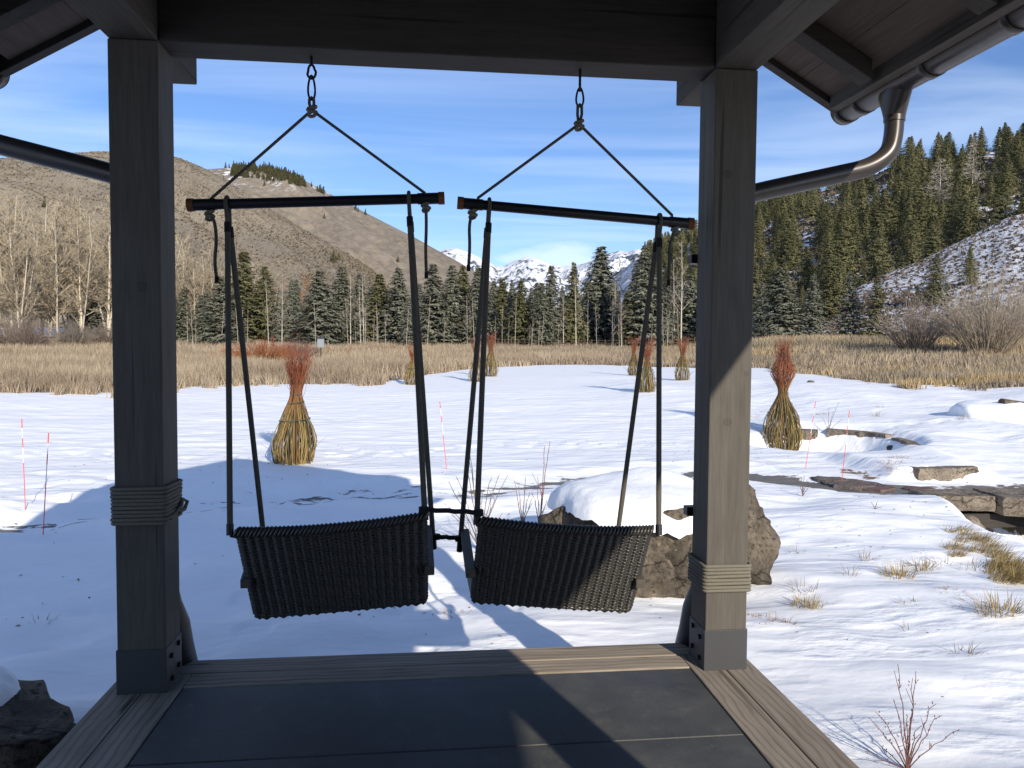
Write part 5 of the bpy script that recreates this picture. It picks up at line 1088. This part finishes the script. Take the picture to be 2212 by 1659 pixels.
for px, py, tops, lab, sd in ((1734, 1073, [(1725, 1040), (1731, 1030), (1737, 1026), (1744, 1036), (1750, 1050)], 'small bare twig clump in the snow below the gravel strip', 8), (1858, 1064, [(1846, 1044), (1853, 1036), (1858, 1040), (1866, 1038), (1872, 1046)], 'small bare twig clump by the reddish flagstone', 9), (1890, 1100, [(1882, 1085), (1896, 1083), (1905, 1094)], 'few bare twigs in the snow under the flagstones', 10), (1790, 935, [(1800, 890), (1812, 868), (1775, 900), (1820, 905), (1790, 880)], 'thin grey shoots beside the tall willow bundle', 11)):
    p = sight(px, py); twigs(p, [(a_, b_, 0) for a_, b_ in tops], lab, seed=sd, col=(.17, .12, .10), r0=.006, buds=False)
# grass tufts poking through the snow
za = lambda x, y: (1728.2+.2188*x, 993.7+.2188*y); zc = lambda x, y: (1382.5+.375*x, 1037+.375*y)
TU = [(*za(1205, 1080), 1.0, 'g', 'upright straw grass tuft in the middle of the right snowfield'), (*za(965, 1160), 1.25, 'g', 'wide double straw tuft left of the upright one'), (*za(1960, 1520), 1.4, 'g', 'big leaning straw tuft on the lower right snow'), (*za(620, 995), .9, 's', 'thin grass tuft with long spikes above the drifts'), (*za(45, 1450), .9, 'g', 'straw tuft below the boulder to the right'), (*za(125, 1465), .6, 'g', 'little curled straw tuft touching the larger one'),
 (*zc(660, 805), 1.1, 'r', 'rusty flattened grass patch right of the post foot'), (*zc(825, 830), .8, 'r', 'rusty grass patch second right of the post foot'), (*zc(905, 420), .7, 's', 'small dried leaf clump right of the boulder'), (*zc(940, 640), 1.0, 's', 'wispy grass tuft right of the rope wrapped post'), (990, 1327, .75, 'r', 'brown grass clump in the snow between the two swings'), (*za(1060, 1420), .7, 's', 'small pale grass tuft over the wavy drifts'), (*za(1660, 1440), .9, 'r', 'reddish low grass streak near the right edge'), (*za(1485, 1300), .8, 'r', 'rusty low grass above the reddish streak'), (*za(1690, 1075), .9, 's', 'wispy tuft left of the grassy bank'), (*za(1390, 1035), .7, 's', 'small faded tuft right of the upright tuft'), (*za(1205, 915), .4, 's', 'faint tuft in smooth snow'), (*zc(1560, 870), .5, 's', 'tiny tuft in the lower drifts'), (*zc(1870, 1010), .8, 's', 'wispy dark grass tuft low on the right snow'), (*zc(650, 645), .5, 'r', 'tiny rusty grass bit by the boulder foot'), (*za(480, 1140), .8, 's', 'curled brown grass blades left of the double tuft'), (*za(300, 1400), .5, 'r', 'small brown sprig on the snow'), (*zc(820, 775), .5, 'r', 'small rusty sprig above the second grass patch')]
BK = [(1490, 705, .8), (1600, 700, .9), (1640, 745, 1.), (1590, 800, .9), (1490, 870, 1.1), (1530, 935, .9), (1710, 900, 1.), (1740, 780, .9), (1800, 810, 1.1), (1850, 860, 1.1), (1900, 920, 1.2), (1945, 970, 1.2), (1990, 1030, 1.3), (2040, 1050, 1.3), (2090, 1090, 1.3), (2130, 1140, 1.3), (2175, 1180, 1.3), (2205, 1210, 1.3), (1890, 1060, 1.), (1930, 1110, 1.1), (1985, 1170, 1.2), (2040, 1210, 1.)]
def tuft(pos, s, kind, lab, seed, group=None):
    rg = np.random.RandomState(seed); n = {'g': 150, 's': 32, 'r': 80, 'b': 170}[kind]; n = int(n*s); V = []; C = []
    col = {'g': (.36, .27, .12), 's': (.28, .22, .14), 'r': (.34, .20, .10), 'b': (.42, .31, .13)}[kind]
    for k in range(n):
        a = rg.rand()*6.28; rr = .09*s*rg.rand()**.5*(1.4 if kind == 'r' else 1); b = np.array([rr*math.cos(a)*1.5, rr*math.sin(a), -.01]); L = s*rg.uniform(.07, .22)*{'g': 1, 's': 1.1, 'r': .6, 'b': 1}[kind]; el = rg.uniform(.35, 1.4) if kind != 'r' else rg.uniform(.1, .8); a2 = a+rg.normal(0, .6)
        if kind == 'b': a2 = rg.normal(-.6, .7); el = rg.uniform(.2, 1.1)
        d = np.array([math.cos(a2)*math.cos(el), math.sin(a2)*math.cos(el), math.sin(el)]); sd_ = np.cross(d, [0, 0, 1])+1e-3; sd_ /= np.linalg.norm(sd_); w = .0022+.0012*rg.rand()
        m_ = b+d*L*.55; t_ = b+d*L+np.array([0, 0, -.18*L*rg.rand()])
        V += [b-sd_*w, b+sd_*w, m_+sd_*w*.8, m_-sd_*w*.8, m_-sd_*w*.8, m_+sd_*w*.8, t_, t_]; c = np.array(col)*rg.uniform(.6, 1.3); C += [c]*8
    V = np.array(V); N_ = len(V)//8; i = np.arange(N_)[:, None]*8; F = np.concatenate([i+np.array([0, 1, 2, 3]), i+np.array([4, 5, 6, 7])]); V[7::8] += 1e-4
    o = link('grass_tuft', np_mesh('grass_tuft', V, F, M['vcol'], False, np.array(C)), None, pos); tag(o, lab, 'grass tuft', group); return o
for i, (px, py, s, k, lab) in enumerate(TU): tuft(sight(px, py), s*.85, k, lab, 500+i, 'grass tufts poking through the snow')
for i, (x, y, s) in enumerate(BK): px, py = za(x, y); tuft(sight(px, py), s*.85, 'b', 'golden bunch grass on the bank above the creek', 600+i, 'bunch grasses along the creek bank')
for i in range(12): tuft(sight(*[(1780, 895), (1893, 900), (2080, 905), (1900, 880), (1630, 900), (1645, 915), (1655, 890), (1940, 990), (1925, 1000), (1935, 1012), (1950, 1020), (95, 1345)][i]), [1.3, 1.2, 1.2, .8, 1., 1., .9, 1.1, 1.2, 1.1, 1.2, .5][i], 'rsssrrrrrrrs'[i], ['dry weed clump on the snowbank behind the right post', 'spiky dry tuft on the far snowbank', 'round dry tuft on the far right snowbank', 'small dry tuft above the ledge stones', 'dry leaves in the snow beside the right post', 'second patch of dry leaves beside the right post', 'upper patch of dry leaves beside the right post', 'rusty grass streak, top of the slope left of the stone block', 'rusty grass left of the stone block, second from top', 'rusty grass left of the stone block, third from top', 'rusty grass right at the stone block end', 'tiny sprig in the shaded snow at far left'][i], 700+i)
# ---- far structures
M['roofsnow'] = M['puresnow']; M['barn'] = mat('brown_barn_wall', (0.12, 0.075, 0.05), 0.9)
for px, r, w, lab in ((82, 140, 8, 'low brown house with snow covered roof behind the bare grove'), (20, 150, 9, 'snow roofed house at the far left edge behind the bushes'), (237, 150, 7, 'low snow roofed building half hidden by the left post')):
    x, y, z = gp(px, r); rt = empty('farm_house', (x, y, z), lab, 'house', 'snow roofed houses at the far left')
    zt = HC+azel(px, 726 if px != 237 else 740)[1]*r-z; MB().box((-w/2, -3, -1), (w/2, 3, zt)).build('wall', M['barn'], rt)
    zr = HC+azel(px, 708 if px != 237 else 732)[1]*r-z
    MB().hexa([(-w/2-.5, -3.6, zt-.1), (w/2+.5, -3.6, zt-.1), (w/2+.5, 3.6, zt-.1), (-w/2-.5, 3.6, zt-.1), (-w/2-.5, -.3, zr), (w/2+.5, -.3, zr), (w/2+.5, .3, zr), (-w/2-.5, .3, zr)]).build('snowy_roof', M['puresnow'], rt)
    MB().box((-1, -3.03, zt-1.9), (0, -2.98, zt-.5)).build('window', M['blackmetal'], rt)
def fence(px0, px1, r, n, lab, snow=True):
    A_, B_ = Vector(gp(px0, r)), Vector(gp(px1, r)); rt = empty('rail_fence', A_, lab, 'fence', 'rail fences')
    for k in range(n+1):
        p = A_.lerp(B_, k/n); p.z = gz(p.x, p.y); q = p-A_; MB().box((q.x-.07, q.y-.07, q.z-.2), (q.x+.07, q.y+.07, q.z+1.25)).build('post', M['bark'], rt)
        if k < n:
            p2 = A_.lerp(B_, (k+1)/n); p2.z = gz(p2.x, p2.y); q2 = p2-A_
            for hh in (.45, .8, 1.12):
                rl_ = MB().bar(q+Vector((0, -.08, hh)), q2+Vector((0, -.08, hh)), .09, .05).build('rail', M['bark'], rt)
                if snow and hh > .7: MB().bar(q+Vector((0, -.08, hh+.085)), q2+Vector((0, -.08, hh+.085)), .10, .07).build('snow', M['puresnow'], rl_)
fence(1062, 1500, 99, 30, 'dark rail fence with snow lying along its foot, before the far spruces', False)
fence(1622, 1690, 90, 4, 'dark rail fence right behind the right post', False)
x, y, z = gp(693, 58); rt = empty('nest_box', (x, y, z), 'pale metal box on a post in the meadow beside the near bundle', 'box')
zt = HC+azel(693, 730)[1]*58-z; zl = HC+azel(693, 751)[1]*58-z
MB().tube([(0, 0, -.3), (0, 0, zl+.05)], .05, 8).build('post', M['bark'], rt); MB().box((-.24, -.14, zl), (.24, .14, zt-.05)).build('housing', mat('pale_grey_metal', (0.24, 0.26, 0.28), 0.45, 0.5), rt, .02); MB().hexa([(-.29, -.2, zt-.05), (.29, -.2, zt-.05), (.29, .18, zt-.02), (-.29, .18, zt-.02), (-.29, -.2, zt-.01), (.29, -.2, zt-.01), (.29, .18, zt+.05), (-.29, .18, zt+.05)]).build('lid', M['steel'], rt)

# ---- leaf litter and crumbs of bark lying on the snow
def litter():
    rg = np.random.RandomState(9); n = 5200; x = rg.uniform(-6, 9, n); y = rg.uniform(4.2, 17, n); k = (fbm(x/1.6, y/1.3, 92, 3)+rg.uniform(-.18, .18, n) > .60)&(rg.rand(n) < .30+.6*(x > 1.6)); x, y = x[k], y[k]; m = len(x); z = ground(x, y)+.004
    s = rg.uniform(.004, .016, m); a = rg.uniform(0, 6.28, m); e = s*rg.uniform(.3, 1.6, m); ca, sa = np.cos(a), np.sin(a); t = rg.uniform(0, .012, m)
    V = np.stack([np.stack([x-ca*s, y-sa*s, z], 1), np.stack([x+sa*e, y-ca*e, z+t], 1), np.stack([x+ca*s, y+sa*s, z+t*.4], 1), np.stack([x-sa*e*.7, y+ca*e*.7, z], 1)], 1).reshape(-1, 3)
    C = np.repeat(np.array([.16, .105, .06])*rg.uniform(.4, 1.6, m)[:, None], 4, 0); o = link('leaf_litter', np_mesh('leaf_litter', V, np.arange(4*m).reshape(-1, 4), M['vcol'], False, C)); tag(o, 'crumbs of dead leaves and bark scattered on the snow', 'leaf litter', None, 'stuff')
litter()
